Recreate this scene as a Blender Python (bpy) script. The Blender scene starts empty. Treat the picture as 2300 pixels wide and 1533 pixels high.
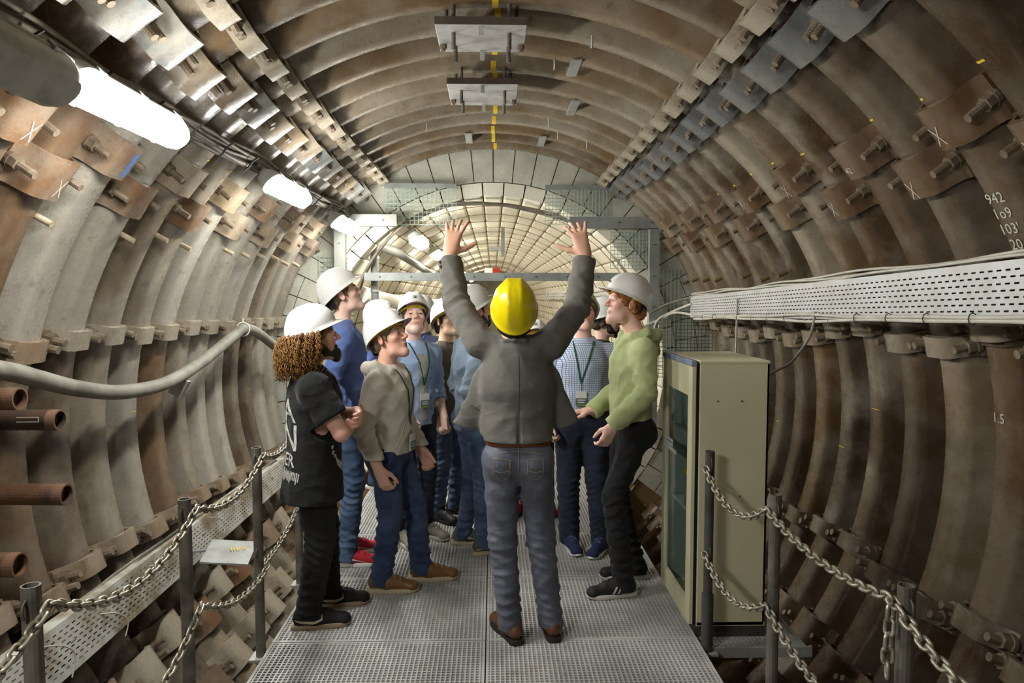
import bpy, bmesh, math, random
import numpy as np
from mathutils import Vector, Matrix, Euler
from mathutils.bvhtree import BVHTree

S = bpy.context.scene
C = S.collection
rnd = random.Random(7)
PI = math.pi
D2R = PI / 180

# ---------------------------------------------------------------- camera
cam_d = bpy.data.cameras.new('camera'); cam = bpy.data.objects.new('camera', cam_d); C.objects.link(cam)
cam_d.sensor_width = 36; cam_d.lens = 36 * 1600 / 2300; cam_d.clip_start = .05; cam_d.clip_end = 200
cam.location = (0, 0, 1.7)
cam.rotation_euler = (PI / 2 - math.atan(101.5 / 1600), 0, -math.atan(42 / math.hypot(1600, 101.5)))
S.camera = cam
# ---------------------------------------------------------------- world, exposure
w = bpy.data.worlds.new('world'); S.world = w; w.use_nodes = True
w.node_tree.nodes['Background'].inputs[0].default_value = (1, .95, .88, 1)
w.node_tree.nodes['Background'].inputs[1].default_value = WORLD_STRENGTH = 0.02
S.view_settings.view_transform = 'Standard'; S.view_settings.look = 'None'
S.view_settings.exposure = 2.0; S.view_settings.gamma = 1; S.view_settings.use_curve_mapping = False
S.cycles.use_denoising = True
S.cycles.max_bounces = 6; S.cycles.diffuse_bounces = 4; S.cycles.glossy_bounces = 3
S.cycles.transmission_bounces = 4; S.cycles.sample_clamp_indirect = 6
LAMP_POWER = 30.0       # emission of the tube diffusers near the camera
FAR_POWER = 17.0        # emission of the tubes in the concrete gallery

# ---------------------------------------------------------------- materials
def srgb(r, g, b):
    f = lambda c: c / 12.92 if c <= .04045 else ((c + .055) / 1.055) ** 2.4
    return (f(r), f(g), f(b), 1)

class NT:
    def __init__(s, name):
        s.m = bpy.data.materials.new(name); s.m.use_nodes = True
        s.t = s.m.node_tree; s.n = s.t.nodes; s.b = s.n['Principled BSDF']
    def add(s, typ, **kw):
        n = s.n.new(typ)
        for k, v in kw.items(): setattr(n, k, v)
        return n
    def link(s, a, b): s.t.links.new(a, b)
    def pos(s):
        return s.add('ShaderNodeNewGeometry').outputs['Position']
    def objpos(s):
        return s.add('ShaderNodeTexCoord').outputs['Object']
    def scale(s, v, sc):
        n = s.add('ShaderNodeVectorMath', operation='MULTIPLY'); s.link(v, n.inputs[0]); n.inputs[1].default_value = sc
        return n.outputs[0]
    def noise(s, v, sc, detail=4, rough=.6):
        n = s.add('ShaderNodeTexNoise'); s.link(v, n.inputs['Vector']); n.inputs['Scale'].default_value = sc
        n.inputs['Detail'].default_value = detail; n.inputs['Roughness'].default_value = rough
        return n.outputs['Fac']
    def ramp(s, f, a, b):
        n = s.add('ShaderNodeMapRange'); s.link(f, n.inputs[0]); n.inputs[1].default_value = a; n.inputs[2].default_value = b
        return n.outputs[0]
    def math(s, op, a, b):
        n = s.add('ShaderNodeMath', operation=op)
        for i, x in ((0, a), (1, b)):
            if isinstance(x, (int, float)): n.inputs[i].default_value = x
            else: s.link(x, n.inputs[i])
        return n.outputs[0]
    def mix(s, f, a, b, mode='MIX'):
        n = s.add('ShaderNodeMix', data_type='RGBA', blend_type=mode)
        if isinstance(f, (int, float)): n.inputs[0].default_value = f
        else: s.link(f, n.inputs[0])
        for i, x in ((6, a), (7, b)):
            if isinstance(x, tuple): n.inputs[i].default_value = x
            else: s.link(x, n.inputs[i])
        return n.outputs[2]
    def col(s, c):
        if isinstance(c, tuple): s.b.inputs['Base Color'].default_value = c
        else: s.link(c, s.b.inputs['Base Color'])
    def bump(s, h, strength, dist=.01):
        n = s.add('ShaderNodeBump'); s.link(h, n.inputs['Height']); n.inputs['Strength'].default_value = strength
        n.inputs['Distance'].default_value = dist; s.link(n.outputs[0], s.b.inputs['Normal'])
    def rough(s, r, metal=0, spec=.5):
        if isinstance(r, (int, float)): s.b.inputs['Roughness'].default_value = r
        else: s.link(r, s.b.inputs['Roughness'])
        s.b.inputs['Metallic'].default_value = metal; s.b.inputs['Specular IOR Level'].default_value = spec

_mc = {}
def plain(name, c, rough=.6, metal=0, c2=None, sc=8, amt=.5, bump=0, bsc=60, lo=.4, hi=.65, obj=False):
    """colour with noise mottling towards c2 and fine relief"""
    if name in _mc: return _mc[name]
    t = NT(name); p = t.objpos() if obj else t.pos()
    if c2:
        f = t.math('MULTIPLY', t.ramp(t.noise(p, sc, 5), lo, hi), amt)
        t.col(t.mix(f, c, c2))
    else: t.col(c)
    t.rough(rough, metal)
    if bump: t.bump(t.noise(p, bsc, 3), bump)
    _mc[name] = t.m
    return t.m

def rib_material():
    t = NT('rib_steel'); p = t.pos()
    oi = t.add('ShaderNodeObjectInfo')
    base = oi.outputs['Color']; al = oi.outputs['Alpha']
    n1 = t.noise(p, 2.2, 6, .65); n2 = t.noise(p, 14, 6, .7); n3 = t.noise(t.scale(p, (3, 22, 3)), 2, 4, .7); n4 = t.noise(p, 90, 3, .6)
    dusty = t.mix(t.math('MULTIPLY', t.math('MULTIPLY', t.ramp(n1, .42, .62), .6), al), base, srgb(.63, .60, .54))
    rusty = t.mix(t.math('MULTIPLY', t.ramp(n2, .55, .72), .6), dusty, srgb(.28, .205, .13))
    strk = t.mix(t.math('MULTIPLY', t.ramp(n3, .56, .75), .45), rusty, srgb(.50, .39, .24))
    spk = t.mix(t.math('MULTIPLY', t.ramp(n4, .6, .75), .5), strk, srgb(.17, .13, .1))
    t.col(spk)
    t.rough(t.ramp(n2, .2, 1.3), .0, .45)
    t.bump(t.math('ADD', t.math('MULTIPLY', n4, .5), n2), .35, .006)
    return t.m
M_RIB = rib_material()

def shotcrete():
    t = NT('shell_concrete'); p = t.pos()
    n = t.noise(p, 6, 6, .7)
    t.col(t.mix(t.ramp(n, .35, .7), srgb(.10, .085, .065), srgb(.26, .23, .18))); t.rough(.95); t.bump(n, .6, .03); return t.m  # near-black tone puts the shade between the ribs into the concrete colour
M_SHELL = shotcrete()

def concrete(name, a, b, stain, sc=3):
    t = NT(name); p = t.pos(); n = t.noise(p, sc, 6, .7); n2 = t.noise(p, 22, 5, .7)
    c = t.mix(t.ramp(n, .35, .68), a, b)
    c = t.mix(t.math('MULTIPLY', t.ramp(n2, .58, .74), .55), c, stain)
    t.col(c); t.rough(.85); t.bump(n2, .35, .008); return t.m
M_BULK = concrete('bulkhead_concrete', srgb(.66, .66, .60), srgb(.80, .80, .73), srgb(.48, .46, .38))
M_BLOCK = concrete('block_concrete', srgb(.80, .78, .70), srgb(.90, .88, .81), srgb(.70, .58, .38), 1.2)
M_JOINT = plain('joint_fill', srgb(.52, .44, .31), .95, c2=srgb(.66, .50, .27), sc=3, amt=.6)

M_GALV = plain('galvanised_steel', srgb(.66, .67, .65), .5, .25, srgb(.50, .50, .47), 9, .6, .1, 120)
def grate_mat():
    t = NT('grating_steel'); p = t.pos()
    n = t.noise(p, 2.5, 5, .6); n2 = t.noise(p, 30, 3)
    c = t.mix(t.ramp(n, .38, .62), srgb(.66, .66, .64), srgb(.78, .78, .76))
    c = t.mix(t.math('MULTIPLY', t.ramp(n, .6, .72), .5), c, srgb(.52, .47, .36))
    t.col(c); t.rough(.5, .1); t.bump(n2, .1, .002); return t.m
M_GRATE = grate_mat()
M_TRAY = plain('tray_steel', srgb(.72, .73, .73), .45, .15, srgb(.64, .64, .60), 7, .6, .05, 90)
M_TRAYDIRT = plain('dusty_tray_steel', srgb(.74, .74, .70), .6, .1, srgb(.50, .44, .34), 4, .9, .05, 90, lo=.42, hi=.62)
M_DARKSTEEL = plain('dark_painted_steel', srgb(.34, .33, .31), .55, .3, srgb(.22, .2, .18), 12, .7, .1, 80)
M_POST = plain('post_steel', srgb(.46, .44, .40), .55, .35, srgb(.27, .25, .22), 10, .8, .1, 80)
M_CHAIN = plain('chain_steel', srgb(.70, .68, .61), .42, .55, srgb(.40, .33, .24), 20, .7)
M_BOLT = plain('bolt_steel', srgb(.44, .38, .31), .6, .2, srgb(.60, .55, .46), 14, .6, .15, 150)
M_BEAM = plain('grey_beam_paint', srgb(.55, .57, .55), .5, .1, srgb(.42, .43, .41), 6, .6)
M_PIPE = plain('rusty_pipe_steel', srgb(.40, .27, .18), .7, .1, srgb(.25, .19, .14), 9, .9, .3, 60)
M_PIPEDARK = plain('blackened_pipe_steel', srgb(.17, .15, .13), .6, .1, srgb(.33, .24, .17), 7, .7, .2, 60)
M_HOSE = plain('hose_rubber', srgb(.56, .55, .50), .65, 0, srgb(.40, .38, .33), 6, .7, .12, 110)
M_CABLE = plain('cable_sheath', srgb(.50, .47, .41), .7, 0, srgb(.32, .30, .26), 8, .6)
M_CABLEW = plain('pale_cable_sheath', srgb(.78, .77, .72), .6, 0, srgb(.6, .58, .52), 8, .5)
M_CABLED = plain('dark_cable_sheath', srgb(.2, .19, .17), .7)
M_LAMPBODY = plain('lamp_grey_plastic', srgb(.74, .75, .72), .5, 0, srgb(.48, .47, .43), 6, .7)
M_CREAM = plain('cream_enamel', srgb(.84, .82, .68), .42, 0, srgb(.80, .78, .63), 4, .5)
M_BLUEGREY = plain('blue_grey_trim', srgb(.53, .57, .65), .4)
M_BLACK = plain('black_rubber', srgb(.05, .05, .05), .6)
M_INNER = plain('cabinet_liner', srgb(.66, .70, .68), .6)
M_YELLOW = plain('yellow_paint', srgb(.86, .74, .10), .5)
M_YPAINT = plain('yellow_marker_paint', srgb(.87, .74, .16), .6)
M_CHALK = plain('white_chalk', srgb(.80, .78, .72), .9)
M_BLUEP = plain('blue_spray_paint', srgb(.36, .47, .66), .8)
M_WHITE = plain('white_plastic', srgb(.92, .92, .90), .4)
M_TANK = plain('grey_cylinder_paint', srgb(.60, .64, .63), .4)
M_BRASS = plain('brass_nipple', srgb(.50, .42, .26), .5, .4)
M_RED = plain('red_enamel', srgb(.72, .16, .15), .45)
M_PALEPIPE = plain('pale_grey_pipe', srgb(.44, .45, .42), .5)
def glass():
    t = NT('door_glass'); tr = t.add('ShaderNodeBsdfTransparent'); tr.inputs[0].default_value = (.90, .95, .93, 1)
    gl = t.add('ShaderNodeBsdfGlossy'); gl.inputs['Roughness'].default_value = .03; mx = t.add('ShaderNodeMixShader'); mx.inputs[0].default_value = .10; t.link(tr.outputs[0], mx.inputs[1]); t.link(gl.outputs[0], mx.inputs[2])
    t.link(mx.outputs[0], t.n['Material Output'].inputs['Surface']); return t.m
M_GLASS = glass()
def emit(name, c, s):
    t = NT(name); t.b.inputs['Emission Color'].default_value = c; t.b.inputs['Emission Strength'].default_value = s
    t.col((.9, .9, .9, 1)); t.rough(.4); return t.m
M_EMIT = emit('lit_diffuser', (1, .985, .955, 1), LAMP_POWER)
M_EMITF = emit('lit_gallery_diffuser', (1, .94, .83, 1), FAR_POWER)

# ---------------------------------------------------------------- mesh helpers
def mesh(name, V, F, mat=None, smooth=False):
    me = bpy.data.meshes.new(name); me.from_pydata([tuple(v) for v in V], [], [tuple(f) for f in F]); me.update()
    if mat is not None:
        for m in (mat if isinstance(mat, (list, tuple)) else [mat]): me.materials.append(m)
    if smooth: me.polygons.foreach_set('use_smooth', [True] * len(me.polygons))
    return me

class MB:
    """collects boxes, tubes and sheets into one mesh"""
    def __init__(s): s.V = []; s.F = []; s.mi = []; s.cur = 0; s.sm = []
    def _add(s, V, F, sm=False):
        o = len(s.V); s.V += [tuple(v) for v in V]
        for f in F: s.F.append(tuple(i + o for i in f)); s.mi.append(s.cur); s.sm.append(sm)
    def box(s, c, d, rot=None, bev=0):
        x, y, z = d[0] / 2, d[1] / 2, d[2] / 2
        if bev:
            b = min(bev, x * .9, y * .9, z * .9); V = []; 
            for sx in (-1, 1):
                for sy in (-1, 1):
                    for sz in (-1, 1):
                        V += [(sx * x, sy * (y - b), sz * (z - b)), (sx * (x - b), sy * y, sz * (z - b)), (sx * (x - b), sy * (y - b), sz * z)]
            bm = bmesh.new()
            for v in V: bm.verts.new(v)
            bmesh.ops.convex_hull(bm, input=bm.verts); bm.verts.ensure_lookup_table(); bm.verts.index_update()
            V = [v.co.copy() for v in bm.verts]; F = [[v.index for v in f.verts] for f in bm.faces]; bm.free()
        else:
            V = [Vector((i * x, j * y, k * z)) for i in (-1, 1) for j in (-1, 1) for k in (-1, 1)]
            F = [(0, 1, 3, 2), (4, 6, 7, 5), (0, 4, 5, 1), (2, 3, 7, 6), (0, 2, 6, 4), (1, 5, 7, 3)]
        R = rot if rot is not None else Matrix.Identity(3)
        s._add([R @ Vector(v) + Vector(c) for v in V], F)
        return s
    def tube(s, pts, r, n=8, cap=True, closed=False, sm=True):
        P = [Vector(p) for p in pts]; rs = r if isinstance(r, (list, tuple)) else [r] * len(P)
        V = []; F = []; N = len(P)
        t0 = None; u = None
        for i, p in enumerate(P):
            if closed: t = (P[(i + 1) % N] - P[i - 1]).normalized()
            else: t = (P[min(i + 1, N - 1)] - P[max(i - 1, 0)]).normalized()
            if u is None:
                u = t.orthogonal().normalized()
            else:
                u = (u - t * u.dot(t)); u = u.normalized() if u.length > 1e-6 else t.orthogonal().normalized()
            v = t.cross(u)
            for k in range(n):
                a = 2 * PI * k / n; V.append(p + (u * math.cos(a) + v * math.sin(a)) * rs[i])
        for i in range(N if closed else N - 1):
            j = (i + 1) % N
            for k in range(n):
                F.append((i * n + k, i * n + (k + 1) % n, j * n + (k + 1) % n, j * n + k))
        s._add(V, F, sm)
        if cap and not closed:
            s._add(V[:n], [tuple(range(n - 1, -1, -1))]); s._add(V[-n:], [tuple(range(n))])
        return s
    def pipe(s, a, b, ro, ri, n=20, depth=None):
        """hollow pipe, open at b"""
        a, b = Vector(a), Vector(b); t = (b - a).normalized(); u = t.orthogonal().normalized(); v = t.cross(u)
        d = depth or (b - a).length
        rows = [(a, ro), (b, ro), (b, ri), (b - t * d, ri)]; V = []; F = []
        for p, r in rows:
            for k in range(n): an = 2 * PI * k / n; V.append(p + (u * math.cos(an) + v * math.sin(an)) * r)
        for i in range(3):
            for k in range(n): F.append((i * n + k, i * n + (k + 1) % n, (i + 1) * n + (k + 1) % n, (i + 1) * n + k))
        F.append(tuple(range(3 * n, 4 * n))); F.append(tuple(range(n - 1, -1, -1)))
        s._add(V, F); return s
    def prism(s, poly, axis_a, axis_b, o, ext):
        """extrude the 2-D polygon (in axes a, b from o) by the vector ext"""
        A, B, O, E = Vector(axis_a), Vector(axis_b), Vector(o), Vector(ext); n = len(poly)
        V = [O + A * p[0] + B * p[1] for p in poly] + [O + A * p[0] + B * p[1] + E for p in poly]
        F = [tuple(range(n - 1, -1, -1)), tuple(range(n, 2 * n))] + [(i, (i + 1) % n, n + (i + 1) % n, n + i) for i in range(n)]
        s._add(V, F); return s
    def sheet(s, rows, sm=False):
        m = len(rows[0]); V = [p for r in rows for p in r]
        F = [(i * m + j, i * m + j + 1, (i + 1) * m + j + 1, (i + 1) * m + j) for i in range(len(rows) - 1) for j in range(m - 1)]
        s._add(V, F, sm); return s
    def mesh(s, name, mats):
        me = mesh(name, s.V, s.F, mats)
        me.polygons.foreach_set('material_index', s.mi); me.polygons.foreach_set('use_smooth', s.sm)
        bm = bmesh.new(); bm.from_mesh(me); bmesh.ops.recalc_face_normals(bm, faces=bm.faces); bm.to_mesh(me); bm.free()
        return me
    def build(s, name, mats, parent=None, loc=None, rot=None): return link(name, s.mesh(name, mats), parent, loc, rot)

def link(name, me, parent=None, loc=None, rot=None):
    o = bpy.data.objects.new(name, me); C.objects.link(o)
    if parent: o.parent = parent
    if loc is not None: o.location = loc
    if rot is not None: o.rotation_euler = rot
    return o
def tag(o, label=None, cat=None, group=None, kind=None):
    if label: o['label'] = label
    if cat: o['category'] = cat
    if group: o['group'] = group
    if kind: o['kind'] = kind
    return o
def thing(name, label, cat, loc=(0, 0, 0), rz=0, group=None):
    o = bpy.data.objects.new(name, None); C.objects.link(o); o.location = loc; o.rotation_euler = (0, 0, rz)
    o.empty_display_size = .1
    return tag(o, label, cat, group)
def objmat(o, mats):
    """own materials for an object that shares its mesh"""
    for i, m in enumerate(mats):
        if i < len(o.material_slots): o.material_slots[i].link = 'OBJECT'; o.material_slots[i].material = m
def arc(R, a0, a1, n, y=0, zc=0): return [Vector((R * math.sin(a0 + (a1 - a0) * i / n), y, zc + R * math.cos(a0 + (a1 - a0) * i / n))) for i in range(n + 1)]
def smoothpath(pts, per=6):
    P = [Vector(p) for p in pts]; out = []
    for i in range(len(P) - 1):
        p0, p1, p2, p3 = P[max(i - 1, 0)], P[i], P[i + 1], P[min(i + 2, len(P) - 1)]
        for k in range(per):
            t = k / per
            out.append(.5 * ((2 * p1) + (p2 - p0) * t + (2 * p0 - 5 * p1 + 4 * p2 - p3) * t * t + (3 * p1 - p0 - 3 * p2 + p3) * t ** 3))
    return out + [P[-1]]
# ================================================================ the steel lined tunnel
ZC = .85; R0 = 2.5; PITCH = .395; Y_LAST = 8.10; N_RING = 24
PROF = [(-.197, -.165), (-.172, -.165), (-.170, -.146), (-.154, -.144), (-.140, -.112), (-.110, -.034), (-.096, -.012), (-.074, 0), (.074, 0), (.096, -.012), (.110, -.034), (.140, -.112), (.154, -.144), (.170, -.146), (.172, -.165), (.197, -.165)]
PROF_C = [(-.197, -.165), (-.172, -.165), (-.170, -.146), (-.154, -.144), (-.128, -.108), (-.088, -.040), (-.066, -.010), (-.046, 0), (.046, 0), (.066, -.010), (.088, -.040), (.128, -.108), (.154, -.144), (.170, -.146), (.172, -.165), (.197, -.165)]
def seg_mesh(name, a0, a1, dh=0.0, ws=1.0, PROF=PROF):
    """a rib segment: the hat profile swept along the ring, with closed ends"""
    n = max(3, int((a1 - a0) / 3)); mb = MB(); rows = []
    for i in range(n + 1):
        a = (a0 + (a1 - a0) * i / n) * D2R
        rows.append([Vector(((R0 - h - dh) * math.sin(a), y * ws, (R0 - h - dh) * math.cos(a))) for y, h in PROF])
    mb.sheet(rows)
    for r in (rows[0], rows[-1]):      # end face
        base = [Vector((p.x, p.y, p.z)) * 1 for p in r]
        out = []
        for p, (y, h) in zip(r, PROF):
            k = (R0 + .17) / (R0 - h - dh); out.append(Vector((p.x * k, p.y, p.z * k)))
        mb.sheet([base, out])
    me = mb.mesh(name, M_RIB)
    # smooth along the arc, crisp where the profile turns
    me.polygons.foreach_set('use_smooth', [True] * len(me.polygons))
    bm = bmesh.new(); bm.from_mesh(me); bmesh.ops.remove_doubles(bm, verts=bm.verts, dist=1e-4)
    for e in bm.edges:
        if len(e.link_faces) == 2 and e.calc_face_angle(0) > .6: e.smooth = False
    bm.to_mesh(me); bm.free()
    return me
CLAMP_PROF = [(-.197, -.075), (-.158, -.072), (-.136, -.046), (-.116, .012), (-.098, .040), (-.060, .052), (.060, .052), (.098, .040), (.116, .012), (.136, -.046), (.158, -.072), (.197, -.075)]
def clamp_mesh(name, length, th=.020, lift=0.0):
    """a saddle plate over the rib, at the crown position"""
    mb = MB(); da = length / R0 / 2
    def P(a, y, h): return Vector(((R0 - h) * math.sin(a), y, (R0 - h) * math.cos(a)))
    top = [[P(a, y, h + lift) for y, h in CLAMP_PROF] for a in (-da, 0, da)]
    bot = [[P(a, y, h - th + lift) for y, h in CLAMP_PROF] for a in (-da, 0, da)]
    mb.sheet(top); mb.sheet(bot)
    for i in (0, 2): mb.sheet([top[i], bot[i]])
    mb.sheet([[r[0] for r in top], [r[0] for r in bot]]); mb.sheet([[r[-1] for r in top], [r[-1] for r in bot]])
    me = mb.mesh(name, M_RIB)
    bm = bmesh.new(); bm.from_mesh(me); bmesh.ops.remove_doubles(bm, verts=bm.verts, dist=1e-4); bmesh.ops.recalc_face_normals(bm, faces=bm.faces)
    for f in bm.faces: f.smooth = True
    for e in bm.edges:
        if len(e.link_faces) == 2 and e.calc_face_angle(0) > .9: e.smooth = False
    bm.to_mesh(me); bm.free()
    return me
def bolt_mesh(name, nut_r, nut_h, rod_r, rod_l):
    """nut, washer and threaded end pointing inwards (down at the crown)"""
    mb = MB(); z = R0 + .052
    hexp = [(nut_r * math.cos(k * PI / 3), nut_r * math.sin(k * PI / 3)) for k in range(6)]
    mb.prism([(nut_r * 1.15 * math.cos(k * PI / 6), nut_r * 1.15 * math.sin(k * PI / 6)) for k in range(12)], (1, 0, 0), (0, 1, 0), (0, 0, z), (0, 0, -.02))
    mb.prism(hexp, (1, 0, 0), (0, 1, 0), (0, 0, z - .02), (0, 0, -nut_h))
    zz = z - .02 - nut_h; n = 10; pts = []; rs = []
    for i in range(n * 2 + 1):
        pts.append((0, 0, zz - rod_l * i / (n * 2))); rs.append(rod_r * (1 if i % 2 else .94))
    mb.tube(pts, rs, 8, sm=False)
    return mb.mesh(name, M_BOLT)
def nipple_mesh(name, m):
    mb = MB(); z = R0 + .04
    mb.tube([(0, 0, z), (0, 0, z - .035)], .024, 8, sm=False); mb.tube([(0, 0, z - .03), (0, 0, z - .135)], .017, 8)
    return mb.mesh(name, m)

ME = dict(crown=seg_mesh('rib_segment', -30, 30, 0, 1, PROF_C), ul=seg_mesh('rib_segment', -54, -30), ur=seg_mesh('rib_segment', 30, 54),
          ml=seg_mesh('rib_segment', -76, -36, .022, .985), mr=seg_mesh('rib_segment', 36, 76, .022, .985),
          ll=seg_mesh('rib_segment', -108, -76), lr=seg_mesh('rib_segment', 76, 108),
          dl=seg_mesh('rib_segment', -134, -108), dr=seg_mesh('rib_segment', 108, 134),
          bl=seg_mesh('rib_segment', -180, -124, .022, .985), br=seg_mesh('rib_segment', 124, 180, .022, .985))
ME_CLAMP = clamp_mesh('clamp', .21, .034, .026); ME_JOINT = clamp_mesh('joint_plate', .115, .040, .016)
ME_BOLT = bolt_mesh('bolt', .042, .042, .023, .062); ME_BOLTC = bolt_mesh('bolt', .035, .034, .020, .082)
ME_NIP = nipple_mesh('grout_nipple', plain('nipple_steel', srgb(.72, .67, .57), .6, .1, srgb(.5, .42, .32), 20, .5)); ME_NIPB = nipple_mesh('grout_nipple', M_BRASS)

def shell(name, a0, a1):
    rows = [arc(R0 + .172, a0 * D2R, a1 * D2R, 40, y, ZC) for y in (-6, -1.4, 2, 5, 8.3)]
    mb = MB(); mb.sheet(rows); mb.sheet([arc(R0 + .35, a0 * D2R, a1 * D2R, 40, y, ZC) for y in (-6, 8.3)])
    return tag(mb.build(name, M_SHELL), kind='structure')
wall_left = shell('wall_left', -180, -30); wall_right = shell('wall_right', 30, 180); ceiling = shell('ceiling', -30, 30)

TINTS = [srgb(.35, .28, .20), srgb(.41, .34, .25), srgb(.32, .25, .17), srgb(.56, .52, .44), srgb(.46, .40, .31), srgb(.39, .30, .19), srgb(.52, .47, .38), srgb(.29, .24, .18)]
DUSTY = [srgb(.62, .60, .55), srgb(.55, .53, .48), srgb(.45, .40, .33), srgb(.65, .63, .58), srgb(.38, .31, .23, )[:3] + (.5,), srgb(.50, .46, .40), srgb(.40, .30, .20)[:3] + (.4,), srgb(.34, .28, .22)[:3] + (.6,)]
def dust(c, a): return (c[0], c[1], c[2], a)
RUST = [dust(srgb(.29, .23, .16), .35), dust(srgb(.33, .26, .19), .4), dust(srgb(.25, .19, .13), .25), dust(srgb(.36, .28, .19), .5), dust(srgb(.27, .20, .13), .3), dust(srgb(.31, .25, .19), .5), dust(srgb(.47, .42, .34), .9)]
CROWN = [dust(srgb(.40, .34, .25), .7), dust(srgb(.45, .39, .29), .8), dust(srgb(.36, .30, .22), .6), dust(srgb(.50, .45, .37), 1), dust(srgb(.43, .35, .24), .6)]
def piece(name, me, parent, ry, tint, y=None):
    """ring piece turned about the tunnel axis; the ring origin lies on that axis"""
    o = link(name, me, parent)
    o.location = (0, y, ZC) if y is not None else (0, 0, 0)
    o.rotation_euler = (0, ry * D2R, 0); o.color = tint
    return o
def clamp_at(seg, ang, tint, me=ME_CLAMP, bolt=ME_BOLTC, ys=(-.172, .172), bolts=True):
    c = piece('clamp' if me is ME_CLAMP else 'joint_plate', me, seg, ang, tint)
    if bolts:
        for yy in ys:
            b = link('bolt', bolt, seg); b.location = (0, yy, 0); b.rotation_euler = (0, ang * D2R, 0)
    return c
rings = []
for k in range(N_RING):
    Y = Y_LAST - k * PITCH; q = rnd.random
    t = lambda pal=TINTS: pal[rnd.randrange(len(pal))]
    jl, jr, jc = (q() - .5) * 1.6, (q() - .5) * 1.6, (q() - .5) * .6
    far = max(0, min(1, (Y - 3) / 5))
    cr = piece('rib_segment', ME['crown'], ceiling, jc, t(CROWN), Y)
    sd = {}
    for key, par, j, pal in (('ul', wall_left, jc, CROWN), ('ml', wall_left, jl * .4, DUSTY), ('ll', wall_left, jl * .4, DUSTY), ('dl', wall_left, jl * .4, TINTS), ('bl', wall_left, jl * .3, TINTS),
                             ('ur', wall_right, jc, RUST), ('mr', wall_right, jr * .4, RUST if Y < 4.0 else TINTS), ('lr', wall_right, jr * .4, RUST if rnd.random() < .5 else TINTS), ('dr', wall_right, jr * .4, RUST), ('br', wall_right, jr * .3, RUST)):
        if Y < 1.0 and key in ('bl', 'br', 'dl', 'dr'): continue
        sd[key] = piece('rib_segment', ME[key], par, j, t(pal), Y)
    pale = srgb(.62, .58, .50)
    # narrow bolted joints at 30, 76 and 108 degrees
    clamp_at(cr, -30 - jc, pale, ME_JOINT, ME_BOLT); clamp_at(cr, 30 - jc, pale, ME_JOINT, ME_BOLT)
    if Y > .8:
        clamp_at(sd['ml'], -76 + far * -.6 + jl * .5, pale if Y > 4 else srgb(.56, .47, .37), ME_JOINT, ME_BOLT)
        clamp_at(sd['mr'], 74.5 + far * 4 + jr * 1.6, srgb(.52, .46, .38), ME_JOINT, ME_BOLT)
        if Y > 1.0:
            clamp_at(sd['ll'], -106.5 - far * 3.2 + jl, srgb(.53, .45, .35), ME_JOINT, ME_BOLT)
            clamp_at(sd['lr'], 108.5 + far * 1.2 + jr, srgb(.36, .30, .23), ME_JOINT, ME_BOLT)
    # wide friction clamps of the sliding overlaps
    gr = srgb(.47, .48, .47); br_ = srgb(.46, .35, .25)
    up = 50.5 if k % 2 else 55.5; rb_ = dust(srgb(.38, .29, .20), .4); rb2 = dust(srgb(.45, .38, .29), .7) if Y > 4.2 else rb_
    ct = lambda a, b: a if rnd.random() < .5 else b
    if Y > .8:
        clamp_at(sd['ul'], -36.5 + jl * .7, ct(gr, srgb(.5, .44, .35)))
        clamp_at(sd['ml'], -up, ct(br_, srgb(.60, .53, .43)))
        clamp_at(sd['ur'], 35 + jr * .7, dust(srgb(.38, .39, .39), .5))
        clamp_at(sd['mr'], up - .5, ct(rb_, rb2))
    if Y > 1.0:
        clamp_at(sd['dl'], -(123 + (q() - .5) * 3), ct(br_, pale)); clamp_at(sd['bl'], -(132.5 + (q() - .5) * 2), ct(br_, pale))
        clamp_at(sd['dr'], 123 + (q() - .5) * 3, rb_)
        clamp_at(sd['br'], 132.5 + (q() - .5) * 2, rb_)
    if Y > 1.4:
        for key, a, me in (('ml', -60.5, ME_NIP), ('mr', 65.5, ME_NIPB)):
            if q() < .85:
                n = link('grout_nipple', me, sd[key]); n.location = (0, .10, 0); n.rotation_euler = (0, (a + (q() - .5)) * D2R, 0)
    rings.append(dict(Y=Y, cr=cr, up=up, **sd))
ring_at = lambda y: min(rings, key=lambda r: abs(r['Y'] - y))

# painted survey line on the crown and marker ticks on the side ribs
def paint_strip(parent, a0, a1, y0, y1, m, name='paint_mark', lift=.0025, PROF=PROF):
    """thin paint film following the rib profile between two angles"""
    ys = sorted({y0, y1} | {p[0] for p in PROF if y0 < p[0] < y1})
    hh = lambda y: float(np.interp(y, [p[0] for p in PROF], [p[1] for p in PROF]))
    rows = [[Vector(((R0 - hh(y) - lift) * math.sin(a * D2R), y, (R0 - hh(y) - lift) * math.cos(a * D2R))) for y in ys] for a in np.linspace(a0, a1, 3)]
    mb = MB(); mb.sheet(rows); return mb.build(name, m, parent)
for r in rings:
    if 3.2 < r['Y'] < 8.4:
        d = (rnd.random() - .5) * .35
        paint_strip(r['cr'], -.1 + d, .75 + d, -.150 if rnd.random() < .8 else -.09, .05, M_YPAINT, PROF=PROF_C)
    for key, s in (('ll', -1), ('lr', 1)):
        if 1.5 < r['Y'] < 7.5 and key in r and rnd.random() < .6:
            a = s * (87 + rnd.random() * 9); y0 = -.05 + rnd.random() * .05
            paint_strip(r[key], a, a + .13, y0, y0 + .05 + rnd.random() * .05, M_YPAINT)
    for key, s in (('ml', -1), ('mr', 1)):
        if 1.8 < r['Y'] < 7.5 and key in r and rnd.random() < .6:
            a = s * (46.5 + rnd.random() * .6); y0 = .02 + rnd.random() * .04
            paint_strip(r[key], a, a + .25, y0, y0 + .04 + rnd.random() * .04, M_YPAINT, lift=.0245)

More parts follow.
